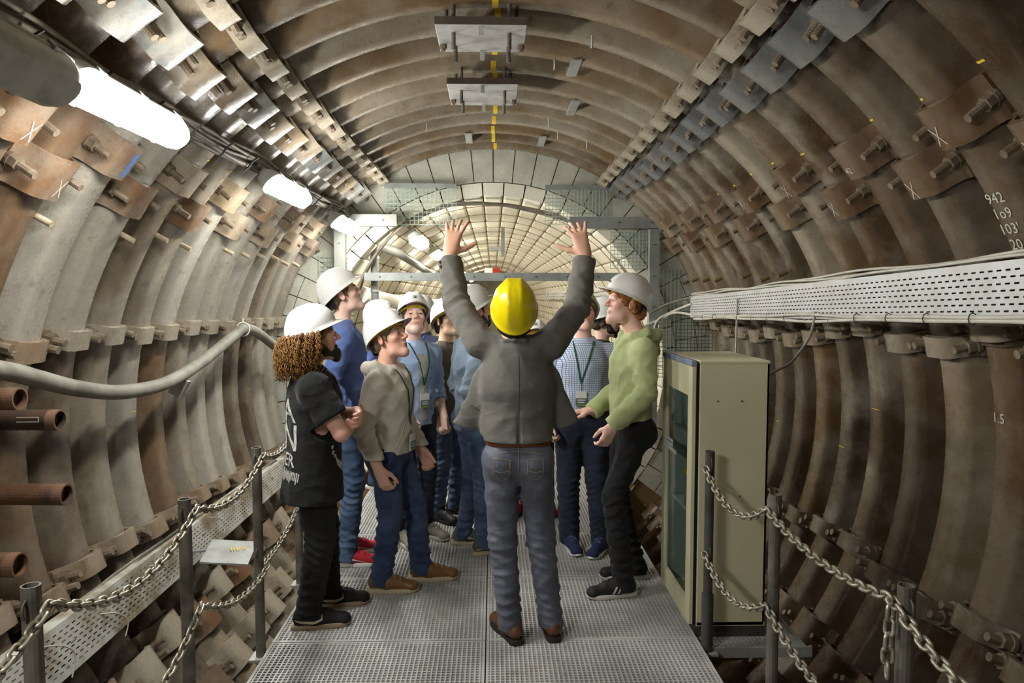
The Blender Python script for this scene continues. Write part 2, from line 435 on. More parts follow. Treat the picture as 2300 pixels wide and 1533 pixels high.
# chalk crosses on clamps and chalk figures on the right-hand ribs
def chalk_cross(seg, ang, y, sz=.045, lift=.0805):
    mb = MB(); R = R0 - lift
    for d in (1, -1):
        for i in range(3):
            pass
        a0, a1 = ang - sz / R / D2R, ang + sz / R / D2R
        pts = [(ang + (a1 - a0) / 2 * s, y + d * s * sz * .55) for s in (-1, -.3, .4, 1)]
        rows = [[Vector((R * math.sin(a * D2R), yy + o, R * math.cos(a * D2R))) for o in (-.003, .003)] for a, yy in pts]
        mb.sheet(rows)
    return mb.build('chalk_mark', M_CHALK, seg)
for y in (2.2, 2.6, 3.0, 3.4, 4.1, 4.55, 5.3):
    r = ring_at(y); chalk_cross(r['mr'], r['up'] - .2 + rnd.random(), .035 + rnd.random() * .02)
for y in (3.0, 3.4):
    r = ring_at(y); chalk_cross(r['ml'], -r['up'] - .8, .04)
def text_mesh(name, body, size, mat, bold=0):
    cu = bpy.data.curves.new(name, 'FONT'); cu.body = body; cu.size = size; cu.align_x = 'CENTER'; cu.align_y = 'CENTER'; cu.resolution_u = 2; cu.offset = bold
    o = bpy.data.objects.new(name, cu); C.objects.link(o); dg = bpy.context.evaluated_depsgraph_get()
    me = bpy.data.meshes.new_from_object(o.evaluated_get(dg)); bpy.data.objects.remove(o); bpy.data.curves.remove(cu)
    me.materials.clear(); me.materials.append(mat); me.name = name
    return me
def rib_text(seg, body, ang, y, size, lift=.0262, right=True):
    """chalk writing wrapped onto a side rib, reading from inside the tunnel"""
    me = text_mesh('chalk_writing', body, size, M_CHALK)
    for v in me.vertices:
        u, w_ = v.co.x, v.co.y
        a = ang * D2R - (w_ / R0) * (1 if right else -1); yy = y - u * (1 if right else -1)
        v.co = ((R0 - lift) * math.sin(a), yy, (R0 - lift) * math.cos(a))
    me.flip_normals() if right else None
    return link('chalk_writing', me, seg)
r = ring_at(3.12)
for i, tx in enumerate(('942', '1o9', '103\'', '20')): rib_text(r['mr'], tx, 59.0 + i * 1.7, .035, .07)
rib_text(ring_at(3.78)['mr'], '42', ring_at(3.78)['up'] + .6, .03, .055, .0808); rib_text(ring_at(3.4)['lr'], '1.5', 84.5, .05, .07, .004)
# blue spray patch on a left clamp
r = ring_at(3.78); mb = MB()
mb.sheet([[Vector(((R0 - .0802) * math.sin(a * D2R), y * (1 + .35 * math.sin(a * 5 + y * 60)) + .035, (R0 - .0802) * math.cos(a * D2R))) for y in (-.022, -.01, .01, .022)] for a in np.linspace(-r['up'] - 1.9, -r['up'] + 1.5, 9)])
mb.build('spray_mark', M_BLUEP, r['ml'])

# ================================================================ bulkhead and the concrete gallery beyond
YB = 8.34; RG = 2.0; RGO = 2.17
mb = MB(); mb.sheet([arc(RGO - .02, -PI, PI, 96, YB + .06, ZC), arc(R0 + .3, -PI, PI, 96, YB + .06, ZC)])
wall_back = tag(mb.build('wall_back', M_JOINT), kind='structure')
na = 62; pv = []
for i in range(na):
    a0 = -PI + 2 * PI * i / na; a1 = a0 + 2 * PI / na; g = .0022
    if abs((a0 + a1) / 2) > 130 * D2R: continue
    for (ri, ro) in (((RGO, R0 + .28),) if abs((a0 + a1) / 2) < 62 * D2R else ((RGO, 2.42), (2.43, R0 + .28))):
        mb = MB(); n = 3; d = (rnd.random() - .5) * .012
        F_ = arc(ri, a0 + g, a1 - g, n, YB + d, ZC); G_ = arc(ro, a0 + g, a1 - g, n, YB + d, ZC)
        bk = [Vector((0, .1, 0)) + v for v in F_]; gk = [Vector((0, .1, 0)) + v for v in G_]
        mb.sheet([bk, F_, G_, gk]); mb.sheet([[F_[0], G_[0]], [bk[0], gk[0]]]); mb.sheet([[F_[-1], G_[-1]], [bk[-1], gk[-1]]])
        mb.build('concrete_panel', M_BULK, wall_back)
mb = MB()
for y0, y1 in ((YB, 34),): mb.sheet([arc(RGO + .03, -PI, PI, 96, y, ZC) for y in (y0, y1)])
mb2 = MB(); mb2.sheet([arc(.01, -PI, PI, 48, 33.9, ZC), arc(RGO + .02, -PI, PI, 48, 33.9, ZC)]); tag(mb2.build('wall_end', M_BULK), kind='structure')
mb2 = MB(); mb2.sheet([arc(.01, -PI, PI, 48, -6, ZC), arc(R0 + .3, -PI, PI, 48, -6, ZC)]); tag(mb2.build('wall_front', M_SHELL), kind='structure')
wall_far = tag(mb.build('wall_far', M_JOINT), kind='structure')
NBK = 54; RL = .92
def block_mesh():
    """one lining block of the gallery at the crown, slightly barrelled with worn edges"""
    da = PI / NBK; g = .0035; mb = MB(); rows = []
    for y, dr in ((.014, .10), (.014, .020), (.06, .004), (.16, .0), (RL / 2, -.003), (RL - .16, 0), (RL - .06, .004), (RL - .014, .020), (RL - .014, .10)):
        rows.append([Vector(((RG + dr + e) * math.sin(a), y, (RG + dr + e) * math.cos(a))) for a, e in ((-da + g, .10), (-da + g, .012), (-da + g + .012, 0), (da - g - .012, 0), (da - g, .012), (da - g, .10))])
    mb.sheet(rows)
    mb.sheet([[Vector((r * math.sin(a), .012, r * math.cos(a))) for a in (-da + g, da - g)] for r in (RG + .012, RGO - .01)])
    return mb.mesh('block', M_BLOCK)
ME_BLK = block_mesh(); nb = 0
Vs, Fs = [], []
for ring_i in range(27):
    y = YB - .02 + ring_i * RL + (.0 if ring_i < 1 else .0); off = (ring_i % 2) * .0
    for i in range(NBK):
        a = 2 * PI * (i + off) / NBK
        aa = (a + PI) % (2 * PI) - PI
        if abs(aa) > 128 * D2R: continue
        if ring_i < 8 and nb < 262 and abs(aa) < 100 * D2R:
            o = link('block', ME_BLK, wall_far, (0, y + (rnd.random() - .5) * .006, ZC), (0, aa, 0)); nb += 1
        elif y < 33:
            o_ = len(Vs); ca, sa = math.cos(aa), math.sin(aa)
            Vs += [(v.co.x * ca + v.co.z * sa, v.co.y + y, -v.co.x * sa + v.co.z * ca + ZC) for v in ME_BLK.vertices]
            Fs += [tuple(j + o_ for j in p.vertices) for p in ME_BLK.polygons]
for ring_i in range(27):
    y = YB - .02 + ring_i * RL; mbj = MB(); A0, A1 = -128 * D2R, 128 * D2R
    mbj.sheet([arc(RG + .05, A0, A1, 80, y + RL - .020, ZC), arc(RG + .004, A0, A1, 80, y + RL - .018, ZC), arc(RG + .004, A0, A1, 80, y + RL + .018, ZC), arc(RG + .05, A0, A1, 80, y + RL + .020, ZC)])
    mbj.build('mortar_joint', M_JOINT, wall_far)
o = link('block_lining', mesh('block_lining', Vs, Fs, M_BLOCK), wall_far); o['kind'] = 'stuff'

# ================================================================ grating floor
floor_me = MB()
FX0, FXS, FX1 = -1.095, -.04, 1.015
for x in (FX0 + .05, FXS, FX1 - .05): floor_me.box((x, 9, -.11), (.06, 21, .12))
for y in np.arange(-.51, 19, .788 * 2): floor_me.box((-.04, y, -.22), (2.3, .08, .1))
floor = tag(floor_me.build('floor', M_DARKSTEEL), kind='structure')
def grating(wid, ln, cx=.0218, cy=.0219):
    mb = MB(); h = .032
    nx, ny = round(wid / cx), round(ln / cy)
    for i in range(1, nx): mb.box((i * wid / nx, ln / 2, -h / 2), (.0075, ln, h))
    for j in range(1, ny): mb.box((wid / 2, j * ln / ny, -.008), (wid, .0068, .014))
    for x in (.007, wid - .007): mb.box((x, ln / 2, -h / 2), (.012, ln, h))
    for y in (.006, ln - .006): mb.box((wid / 2, y, -h / 2), (wid, .010, h + .001))
    return mb.mesh('grating_panel', M_GRATE)
PL = .788; G_L = grating(FXS - FX0 - .005, PL - .005); G_R = grating(FX1 - FXS - .005, PL - .005)
for i in range(-5, 24):
    y = 3.432 + i * PL
    if y < -.6: continue
    dz = (rnd.random() - .5) * .003
    link('grating_panel', G_L, floor, (FX0 + .003, y + .003, dz)); link('grating_panel', G_R, floor, (FXS + .003, y + .003, -dz))
# ================================================================ lamps
def lamp_mesh_parts(L, W, H):
    """tub-shaped luminaire along Y, lens facing down (-Z)"""
    def oval(z, sx, sy):
        pts = []; r = W / 2 * sx
        for k in range(9): a = -PI / 2 + PI * k / 8; pts.append(Vector((r * math.sin(a) * 1, L / 2 * sy - r + r * math.cos(a), z)))
        for k in range(9): a = PI / 2 + PI * k / 8; pts.append(Vector((r * math.sin(a), -L / 2 * sy + r + r * math.cos(a), z)))
        return pts
    def loft(levels):
        mb = MB(); rows = [oval(*l) + [oval(*l)[0]] for l in levels]; mb.sheet(rows, True)
        mb._add(rows[-1][:-1], [tuple(range(18))]); mb._add(rows[0][:-1], [tuple(range(18))]); return mb
    return loft([(0, 1, 1), (-H * .35, .99, 1), (-H * .75, .86, .985), (-H, .62, .96)]), loft([(H * .75, .7, .97), (H * .35, .95, .995), (0.002, 1.04, 1.008), (-.012, 1.04, 1.008)])
def make_lamp(name, label, p, L, lit, ang, W=.15, emitm=None, group=None):
    t = thing(name, label, 'lamp', p, 0, group); t.rotation_euler = (0, ang * D2R, 0)
    le, bo = lamp_mesh_parts(L, W, .085)
    bo.build('housing', M_LAMPBODY, t)
    d = le.build('diffuser', emitm if lit else M_LAMPBODY, t)
    for s in (-1, 1):
        for y in (-.36, 0, .36):
            mb = MB(); mb.box((s * (W / 2 + .006), y * L, -.006), (.012, .03, .035)); mb.build('clip', M_GALV, t)
    for y in (-.3, .3): MB().box((0, y * L, .11), (.05, .035, .13)).build('bracket', M_GALV, t)
    if lit and emitm is M_EMIT:
        mb = MB(); mb.box((0, -L / 2 + .075, -.05), (W * .55, .05, .05)); mb.build('lampholder', M_CABLED, t)
    return t
RL_ = 2.24
def on_ring(R, ang, y): return (R * math.sin(ang * D2R), y, ZC + R * math.cos(ang * D2R))
LA = -43
make_lamp('tube_light', 'large lit tube light at upper left, nearest of the lit lamps', on_ring(RL_, LA, 3.08), .88, True, LA, .152, M_EMIT)
make_lamp('tube_light', 'lit tube light on the left, between the large near lamp and the bulkhead lamp', on_ring(RL_, LA, 5.36), .88, True, LA, .152, M_EMIT)
make_lamp('tube_light', 'lit tube light on the left right in front of the concrete bulkhead', on_ring(RL_, LA - 1.2, 7.55), .88, True, LA, .152, M_EMIT)
make_lamp('tube_light', 'lit tube light behind the viewpoint, outside the frame', on_ring(RL_, LA, .30), .88, True, LA, .152, M_EMIT)
make_lamp('emergency_light', 'unlit dusty grey lamp housing at the top left corner', on_ring(RL_ - .02, LA - .6, 1.98), 1.30, False, LA, .20)
GA = -31
for i, y in enumerate((8.95, 11.6, 14.2, 16.8, 19.4, 22.0, 26.0, 30)):
    make_lamp('gallery_light', ['nearest lit tube light inside the concrete gallery arch', 'second lit tube light inside the concrete gallery arch', 'third lit tube light inside the concrete gallery arch', 'fourth lit tube light inside the concrete gallery arch', 'fifth lit tube light, deep in the concrete gallery', 'sixth lit tube light, deep in the concrete gallery', 'second last lit tube light of the concrete gallery', 'last and farthest lit tube light of the concrete gallery'][i],
              (1.80 * math.sin(GA * D2R), y, ZC + 1.80 * math.cos(GA * D2R)), .92, True, GA, .17, M_EMITF, 'lamps deep in the concrete gallery' if i > 3 else None)

# cable bundle running along the lamps
def wob(y, s): return math.sin(y * 2.3 + s) * .010 + math.sin(y * 5.1 + s * 3) * .006
bund = thing('cable_bundle', 'bundle of grey cables strung along the left lamps', 'cable')
for k in range(9):
    a = -43.9 + (k % 5) * .5 + (k // 5) * .2 - .25 * max(0, 0); R = R0 - .085 - (k // 5) * .028
    pts = [on_ring(R + wob(y, k), a + wob(y + 3, k * 2) * 40 - (6.5 * math.exp(-((y - 6.0) / .7) ** 2) if k in (1, 3) else 0) * .4, y) for y in np.arange(.2, 8.2, .3)]
    MB().tube(smoothpath(pts, 2), .011 + .004 * (k % 3 == 0), 6).build('cable', M_CABLE, bund)
for y in np.arange(1.2, 8, .45):
    pts = [on_ring(R0 - .155, a, y + wob(a, 1)) for a in np.linspace(-44.4, -41.2, 5)]
    MB().tube(pts, .006, 5).build('cable_tie', M_CABLED, bund)

# ================================================================ perforated cable trays
def perforated(x, y0, y1, z0a, z1a, z0b, z1b, rows, colw=.05, facing=1, lip=.05, tilt=0.0):
    """tray face with punched slots running from (y0, z0a..z1a) to (y1, z0b..z1b); tilt pushes the top edge outwards"""
    mb = MB(); nc = int(abs(y1 - y0) / colw)
    def P(u, v):
        y = y0 + (y1 - y0) * u / nc; f = u / nc
        zb = z0a + (z0b - z0a) * f; zt = z1a + (z1b - z1a) * f
        return Vector((x + facing * tilt * v, y, zb + (zt - zb) * v))
    e = .10; ph = (1 - 2 * e) / rows
    def quad(u0, u1, v0, v1): mb._add([P(u0, v0), P(u1, v0), P(u1, v1), P(u0, v1)], [(0, 1, 2, 3)])
    for a, b in ((0, e), (1 - e, 1)):
        for u in range(0, nc, 8): quad(u, min(u + 8, nc), a, b)
    for r in range(rows):
        v0 = e + r * ph; v1 = v0 + ph; vs0 = v0 + ph * .36; vs1 = v0 + ph * .64; off = .5 * (r % 2)
        quad(0, nc, v0, vs0) if False else None
        for u in range(0, nc, 8): quad(u, min(u + 8, nc), v0, vs0); quad(u, min(u + 8, nc), vs1, v1)
        prev = 0
        for u in range(nc):
            a = u + .20 + off * .9; b = a + .55
            if b > nc: break
            quad(prev, a, vs0, vs1); prev = b
        quad(prev, nc, vs0, vs1)
    for v in (0, 1):          # folded side lips reaching towards the wall
        for u in range(0, nc, 8):
            p, q = P(u, v), P(min(u + 8, nc), v); dx = Vector((facing * lip, 0, 0))
            mb._add([p, q, q + dx, p + dx], [(0, 1, 2, 3)])
    return mb
tr = thing('cable_tray', 'pale perforated steel cable tray fixed along the right wall', 'cable tray')
perforated(2.10, .8, 7.55, 1.655, 1.915, 1.475, 1.692, 7, .052, 1, .06, .0).build('tray_face', M_TRAY, tr)
for r in rings:
    if .8 < r['Y'] < 7.4 and int(r['Y'] * 10) % 2 == 0: MB().box((2.25, r['Y'], 1.7 + (3 - r['Y']) * .02), (.22, .04, .05)).build('bracket', M_GALV, tr)
MB().box((2.085, 6.05, 1.32), (.012, .018, .72)).build('hanger_strap', M_GALV, tr)
def side_z(y, top): return (1.915 + (1.692 - 1.915) * (y - .8) / 6.75) if top else (1.655 + (1.475 - 1.655) * (y - .8) / 6.75)
cb = thing('tray_cable', 'thin pale cables tied along the upper edge of the right tray', 'cable')
for k in range(3): MB().tube([(2.12 + .02 * k, y, side_z(y, True) + .012 + .012 * k + wob(y, k * 2) * .9) for y in np.arange(.9, 7.7, .15)], .008, 6).build('cable', M_CABLEW, cb)
cb = thing('tray_cable', 'white cables tied along the lower edge of the right tray', 'cable')
for k in range(2): MB().tube([(2.085 - .004 * k, y, side_z(y, False) - .008 + .026 * k + wob(y, k * 3) * .7) for y in np.arange(.9, 7.5, .15)], .011, 6).build('cable', M_CABLEW, cb)
for y in np.arange(1.4, 7.3, .33): MB().tube([(2.087 + .02 * math.sin(a), y, side_z(y, False) + .006 + .027 * math.cos(a)) for a in np.linspace(0, 2 * PI, 9)], .003, 4).build('cable_tie', M_CABLED if rnd.random() < .4 else M_CABLEW, cb)
lp = smoothpath([(2.08, 4.55, 1.60), (2.06, 4.57, 1.45), (2.0, 4.6, 1.33), (1.9, 4.5, 1.27), (1.72, 4.3, 1.24), (1.5, 3.95, 1.235), (1.38, 3.85, 1.24)], 6)
tag(MB().tube(lp, .009, 6).build('power_cable', M_HOSE), 'thin grey cable looping from the right tray to the cream cabinet', 'cable')

tl = thing('cable_tray', 'dusty perforated steel cable tray along the lower left wall', 'cable tray')
perforated(-2.06, 1.3, 7.3, -.13, .13, -.15, .065, 8, .052, -1, .07, .06).build('tray_face', M_TRAYDIRT, tl)
for k in range(5):
    MB().tube([(-2.16 - .02 * (k % 3), y, .10 - .01 * (y - 1.3) + .02 * (k // 3) + wob(y, k)) for y in np.arange(1.3, 7.3, .25)], .010, 6).build('cable', M_CABLED if k % 2 else M_CABLE, tl)
for y in np.arange(1.9, 7.2, .8): MB().box((-2.19, y, -.03), (.20, .04, .05)).build('bracket', M_GALV, tl)
for y0, z0, ln in ((3.25, .02, .26), (3.75, -.05, .18), (5.2, .02, .12), (4.3, .0, .16)):
    pts = smoothpath([(-2.10, y0, z0 + .06), (-2.06, y0 + .1, z0 + .02), (-2.045, y0 + .18, z0 - .06), (-2.045, y0 + .15, z0 - .06 - ln * .4)], 4)
    MB().tube(pts, .004, 5).build('wire_end', M_CABLEW, tl)

# junction plate lying by the left tray
sp = thing('junction_plate', 'flat grey plate with faded yellow lettering beside the lower left tray', 'sign', (-1.78, 4.75, -.02), .15)
MB().box((0, 0, 0), (.30, .34, .012), Euler((.10, .12, 0)).to_matrix()).build('plate', M_GALV, sp)
me = text_mesh('lettering', 'III/II', .07, M_YPAINT); o = link('lettering', me, sp, (.05, .03, .010), (.10, .12, .35))
MB().tube([(-.1, .1, -.01), (-.35, .2, -.05)], .012, 6).build('stay', M_GALV, sp)

# ================================================================ big hose and pipes on the left wall
hp = [(-2.328, 2.6, 1.47), (-2.30, 3.0, 1.42), (-2.328, 3.409, 1.343), (-2.339, 3.615, 1.288), (-2.345, 3.972, 1.192), (-2.35, 4.447, 1.108), (-2.35, 5.032, 1.092), (-2.34, 5.604, 1.18), (-2.31, 6.184, 1.337), (-2.295, 6.462, 1.408), (-2.31, 6.843, 1.361), (-2.34, 7.465, 1.191), (-2.35, 7.897, 1.038)]
hs = thing('corrugated_hose', 'thick grey hose sagging along the left wall', 'hose')
MB().tube([Vector((p[0] + .05, p[1], p[2])) for p in smoothpath(hp, 8)], .046, 14).build('hose', M_HOSE, hs)
MB().tube([(-2.25 + .056 * math.sin(a), 6.46 + .01 * math.sin(a), 1.405 + .062 * math.cos(a)) for a in np.linspace(0, 2 * PI, 15)] + [(-2.25, 6.47, 1.50)], .006, 5).build('tie', M_WHITE, hs)
MB().box((-2.33, 5.32, 1.03), (.10, .05, .14), Euler((0, .5, 0)).to_matrix()).build('support', M_GALV, hs)
for (y, z, r, m, lab) in ((3.118, 1.257, .049, M_PIPE, 'rusty steel pipe stub under the hose, topmost at the left edge'), (3.395, 1.116, .049, M_PIPEDARK, 'blackened steel pipe stub with a rusty mouth below the hose'),
                          (3.424, .75, .051, M_PIPE, 'brown steel pipe stub at mid height on the left wall'), (3.071, .54, .053, M_PIPE, 'dark rusty pipe stub lowest at the left edge')):
    t = thing('pipe_stub', lab, 'pipe', (-2.05, y, z))
    MB().pipe((-.52, .02, 0), (0, 0, 0), r, r * .84, 24, .3).build('pipe', m, t)
    MB().pipe((-.045, .002, 0), (.001, 0, 0), r * 1.012, r * .85, 24, .04).build('rim', plain('bare_rust', srgb(.43, .31, .23), .8, 0, srgb(.33, .24, .17), 15, .6), t)
    if y == 3.395:
        mb = MB()
        for q_ in ((-.16, -.02), (-.05, -.02), (-.10, .0), (-.05, .0)): pass
        mb.box((-.12, -.049, .022), (.10, .002, .003)); mb.box((-.12, -.051, .0), (.10, .002, .003)); mb.box((-.07, -.050, .011), (.003, .002, .022)); mb.build('paint_mark', M_CHALK, t)

# ================================================================ posts and chains
def post(label, x, y, h, z0=-.05, mat=M_POST, sleeve=False):
    t = thing('barrier_post', label, 'post', (x, y, z0))
    MB().pipe((0, 0, 0), (0, 0, h - z0), .0225, .018, 14, .1).build('tube', mat, t)
    if sleeve: MB().tube([(0, 0, -.05), (0, 0, .30)], .029, 14).build('sleeve', mat, t)
    MB().box((0, 0, .012), (.09, .09, .012)).build('base_plate', M_GALV, t)
    for z in (h - .06 - z0, h * .5 - z0 - .02): MB().tube([(.0, -.02, z + .03), (-.0, -.032, z + .02), (0, -.036, z), (0, -.03, z - .014)], .004, 5).build('hook', M_DARKSTEEL, t)
    return t
PLx = -1.125; PRx = 1.085
LP = [(4.25, .99), (3.37, .985), (2.58, .965), (1.72, 1.0), (.85, .98)]
names = ['tubular post behind the man in the black T-shirt, left barrier', 'third tubular post from the front in the left barrier', 'second tubular post from the front in the left barrier', 'front tubular post at the lower left edge', 'tubular post of the left barrier outside the frame']
for (y, h), n in zip(LP, names): post(n, PLx - (.05 if y > 4 else 0), y, h)
RP = [(3.37, .955), (2.67, .94), (1.80, .943), (.9, .94)]
for (y, h), n, sl in zip(RP, ['dark tubular post standing in front of the cream cabinet', 'grey tubular post at the right of the cream cabinet', 'front tubular post at the lower right, with hanging chain end', 'tubular post of the right barrier outside the frame'], (1, 0, 0, 0)):
    post(n, PRx if y < 3 else 1.045, y, h, -.05 if y > 3 else -.3, M_DARKSTEEL if sl else M_POST, bool(sl))
def link_mesh():
    mb = MB(); pts = []; a, b = .0135, .0095
    for k in range(8): an = PI * k / 7; pts.append((b * math.cos(an), 0, a * .55 + b * math.sin(an)))
    for k in range(8): an = PI + PI * k / 7; pts.append((b * math.cos(an), 0, -a * .55 + b * math.sin(an)))
    mb.tube(pts, .0042, 6, closed=True); return mb.mesh('chain_link', M_CHAIN)
ME_LINK = link_mesh()
def chain(label, spans, tail=None, scale=1.25):
    """spans: list of polylines (start, end, sag)"""
    t = thing('barrier_chain', label, 'chain'); step = .0262 * scale; n = 0
    paths = []
    for a, b, sag in spans:
        a, b = Vector(a), Vector(b); paths.append([a.lerp(b, u) - Vector((0, 0, sag * 4 * u * (1 - u))) for u in np.linspace(0, 1, 60)])
    if tail: paths.append([Vector(p) for p in tail])
    for P in paths:
        L = [0]
        for i in range(1, len(P)): L.append(L[-1] + (P[i] - P[i - 1]).length)
        m = int(L[-1] / step); T = np.array([tuple(p) for p in P])
        for k in range(m):
            s = (k + .5) * L[-1] / m; p = Vector([float(np.interp(s, L, T[:, c])) for c in range(3)]); q = Vector([float(np.interp(min(s + .01, L[-1]), L, T[:, c])) for c in range(3)])
            r0 = Vector([float(np.interp(max(s - .01, 0), L, T[:, c])) for c in range(3)])
            d = (q - r0).normalized(); o = link('chain_link', ME_LINK, t, p)
            o.rotation_mode = 'QUATERNION'
            o.rotation_quaternion = d.to_track_quat('Z', 'Y') @ Euler((0, 0, (PI / 2 if n % 2 else 0) + .35)).to_quaternion(); o.scale = (scale,) * 3; n += 1
    return t
x = PLx + .035
chain('upper galvanised chain of the left barrier', [((x, 5.2, .93), (x - .08, 4.25, .95), .1), ((x - .08, 4.25, .95), (x - .03, 3.37, .955), .085), ((x, 3.37, .955), (x, 2.60, .925), .085), ((x, 2.60, .925), (x, 1.74, .945), .115), ((x, 1.74, .945), (x, .85, .92), .10)])
chain('lower galvanised chain of the left barrier', [((x - .08, 4.25, .46), (x - .03, 3.39, .40), .04), ((x, 3.39, .40), (x, 2.62, .55), .07), ((x, 2.62, .55), (x, 1.72, .50), .12)])
x = PRx - .03
chain('upper galvanised chain of the right barrier with a loose hanging end', [((1.02, 3.36, .88), (x, 2.68, .88), .11), ((x, 2.68, .88), (x, 1.82, .90), .045), ((x, 1.82, .90), (x, .9, .90), .09)], [(x - .01, 1.80, .89), (x - .02, 1.79, .80), (x - .02, 1.79, .70)], 1.3)
chain('lower galvanised chain of the right barrier', [((1.02, 3.36, .46), (x, 2.67, .505), .10), ((x, 2.67, .505), (x, 1.80, .50), .07)], None, 1.3)

# ================================================================ cream cabinet with glass door
cx0, cx1, cy0, cy1, ch = .985, 1.375, 3.49, 4.09, 1.35
cab = thing('equipment_cabinet', 'cream steel cabinet with glass door standing right of the walkway', 'cabinet', (cx0, cy0, .0))
W_, L_ = cx1 - cx0, cy1 - cy0; z0 = .03
mb = MB()
mb.box((W_ / 2 + .02, .008, z0 + ch / 2), (W_ - .04, .016, ch), None, .004)            # near side
mb.box((W_ / 2 + .02, L_ - .008, z0 + ch / 2), (W_ - .04, .016, ch), None, .004)       # far side
mb.box((W_ - .008, L_ / 2, z0 + ch / 2), (.016, L_, ch), None, .004)                   # back
mb.box((W_ / 2 + .02, L_ / 2, z0 + ch - .008), (W_ - .035, L_ + .004, .018), None, .004)
mb.box((W_ / 2 + .02, L_ / 2, z0 + .01), (W_ - .04, L_, .02))
mb.build('body', M_CREAM, cab)
mb = MB(); mb.box((W_ - .02, L_ / 2, z0 + ch / 2), (.004, L_ - .04, ch - .04)); mb.box((W_ / 2, L_ - .02, z0 + ch / 2), (W_ - .08, .004, ch - .04)); mb.box((W_ / 2, .02, z0 + ch / 2), (W_ - .08, .004, ch - .04)); mb.build('liner', M_INNER, cab)
for zz in (.52, .93): MB().box((W_ / 2 + .02, L_ / 2, z0 + zz), (W_ - .07, L_ - .05, .015)).build('shelf', M_INNER, cab)
MB().box((W_ / 2 + .02, L_ / 2, .0), (W_ - .03, L_ - .02, .06)).build('plinth', M_DARKSTEEL, cab)
mb = MB(); f = .075; dt = .022; dx = .012
mb.box((dx, f / 2, z0 + ch / 2), (dt, f, ch - .02), None, .003); mb.box((dx, L_ - f / 2, z0 + ch / 2), (dt, f, ch - .02), None, .003)
mb.box((dx, L_ / 2, z0 + ch - .095), (dt, L_ - 2 * f, .17)); mb.box((dx, L_ / 2, z0 + .06), (dt, L_ - 2 * f, .10))
door = mb.build('door', M_CREAM, cab)
MB().box((dx + .004, L_ / 2, z0 + ch / 2), (.005, L_ - 2 * f + .02, ch - .26)).build('pane', M_GLASS, door)
MB().box((.031, .012, z0 + ch / 2), (.012, .014, ch - .02)).build('gasket', M_BLACK, door)
MB().box((dx - .002, L_ / 2, z0 + ch - .012), (.03, L_ + .006, .032), None, .004).build('top_trim', M_BLUEGREY, cab)
mb = MB(); mb.box((-.0035, .40, z0 + .83), (.002, .26, .022)); mb.box((-.0035, .42, z0 + .865), (.002, .15, .04)); mb.build('sticker', M_WHITE, door)
MB().box((-.005, .42, z0 + .866), (.001, .12, .008)).build('printed_line', M_BLUEGREY, door)
for y_, z_ in ((.16, 1.18), (.28, 1.18), (.22, .70)): MB().tube([(.13 if y_ < .2 else .25, -.006, z_), (.13 if y_ < .2 else .25, .01, z_)], .004, 6).build('screw', M_DARKSTEEL, cab)
br = thing('breathing_set', 'yellow breathing apparatus behind the cabinet glass, upper shelf', 'apparatus', (cx0 + .115, cy0 + .24, z0 + .945))
MB().tube([(0, -.03, .0), (-.0, -.03, .20)], .05, 12).build('case', M_YELLOW, br); MB().tube([(0, -.03, .20), (0, -.03, .27)], .035, 12).build('cap', M_YELLOW, br)
mb = MB()
for k in range(8): mb.tube([(-.055, -.03 + .045 * math.sin(a), .13 + .045 * math.cos(a)) for a in (k * PI / 4, k * PI / 4 + .35)], .008, 5)
mb.build('grip_ring', M_YELLOW, br); MB().box((0, .15, .13), (.10, .12, .26), None, .02).build('pack', plain('grey_pack', srgb(.45, .49, .49), .5), br)
br2 = thing('toolbox', 'grey box with yellow edge on the middle cabinet shelf', 'box', (cx0 + .135, cy0 + .22, z0 + .53))
MB().box((0, 0, .09), (.16, .2, .18), None, .01).build('case', plain('grey_pack', srgb(.45, .49, .49), .5), br2); MB().box((0, -.0, .19), (.165, .205, .02)).build('lid', M_YELLOW, br2)
gc = thing('gas_cylinder', 'small grey gas cylinder with yellow band at the cabinet bottom', 'cylinder', (cx0 + .135, cy0 + .24, z0 + .02))
mb = MB(); prof_ = [(0, .075), (.02, .085), (.26, .085), (.30, .07), (.325, .03), (.35, .018)]
mb.tube([(0, 0, z) for z, r_ in prof_], [r_ for z, r_ in prof_], 18); mb.build('cylinder', M_TANK, gc); MB().tube([(0, 0, .20), (0, 0, .235)], .0865, 18).build('band', M_YELLOW, gc); MB().tube([(0, 0, .34), (0, 0, .40)], .012, 8).build('valve', M_GALV, gc)
# platform that carries the cabinet
pf = thing('side_platform', 'grating platform on a bracket under the cream cabinet', 'platform', (1.02, 3.38, -.03))
mb = MB()
for i in range(24): mb.box((.02 + i * .022, .42, -.016), (.004, .84, .03))
for j in range(38): mb.box((.27, .01 + j * .022, -.008), (.53, .004, .014))
mb.build('grating', M_GRATE, pf); MB().box((.27, -.004, -.02), (.56, .012, .05)).build('edge_bar', M_GALV, pf); MB().box((.27, .85, -.02), (.56, .012, .05)).build('edge_bar', M_GALV, pf)
mb = MB(); mb.prism([(0, 0), (.22, 0), (.22, -.03), (.10, -.05), (.06, -.20), (.0, -.20)], (1, 0, 0), (0, 0, 1), (.0, .04, -.05), (0, .05, 0)); mb.build('bracket', plain('old_yellow_paint', srgb(.45, .38, .2), .7, 0, srgb(.3, .24, .15), 10, .6), pf)

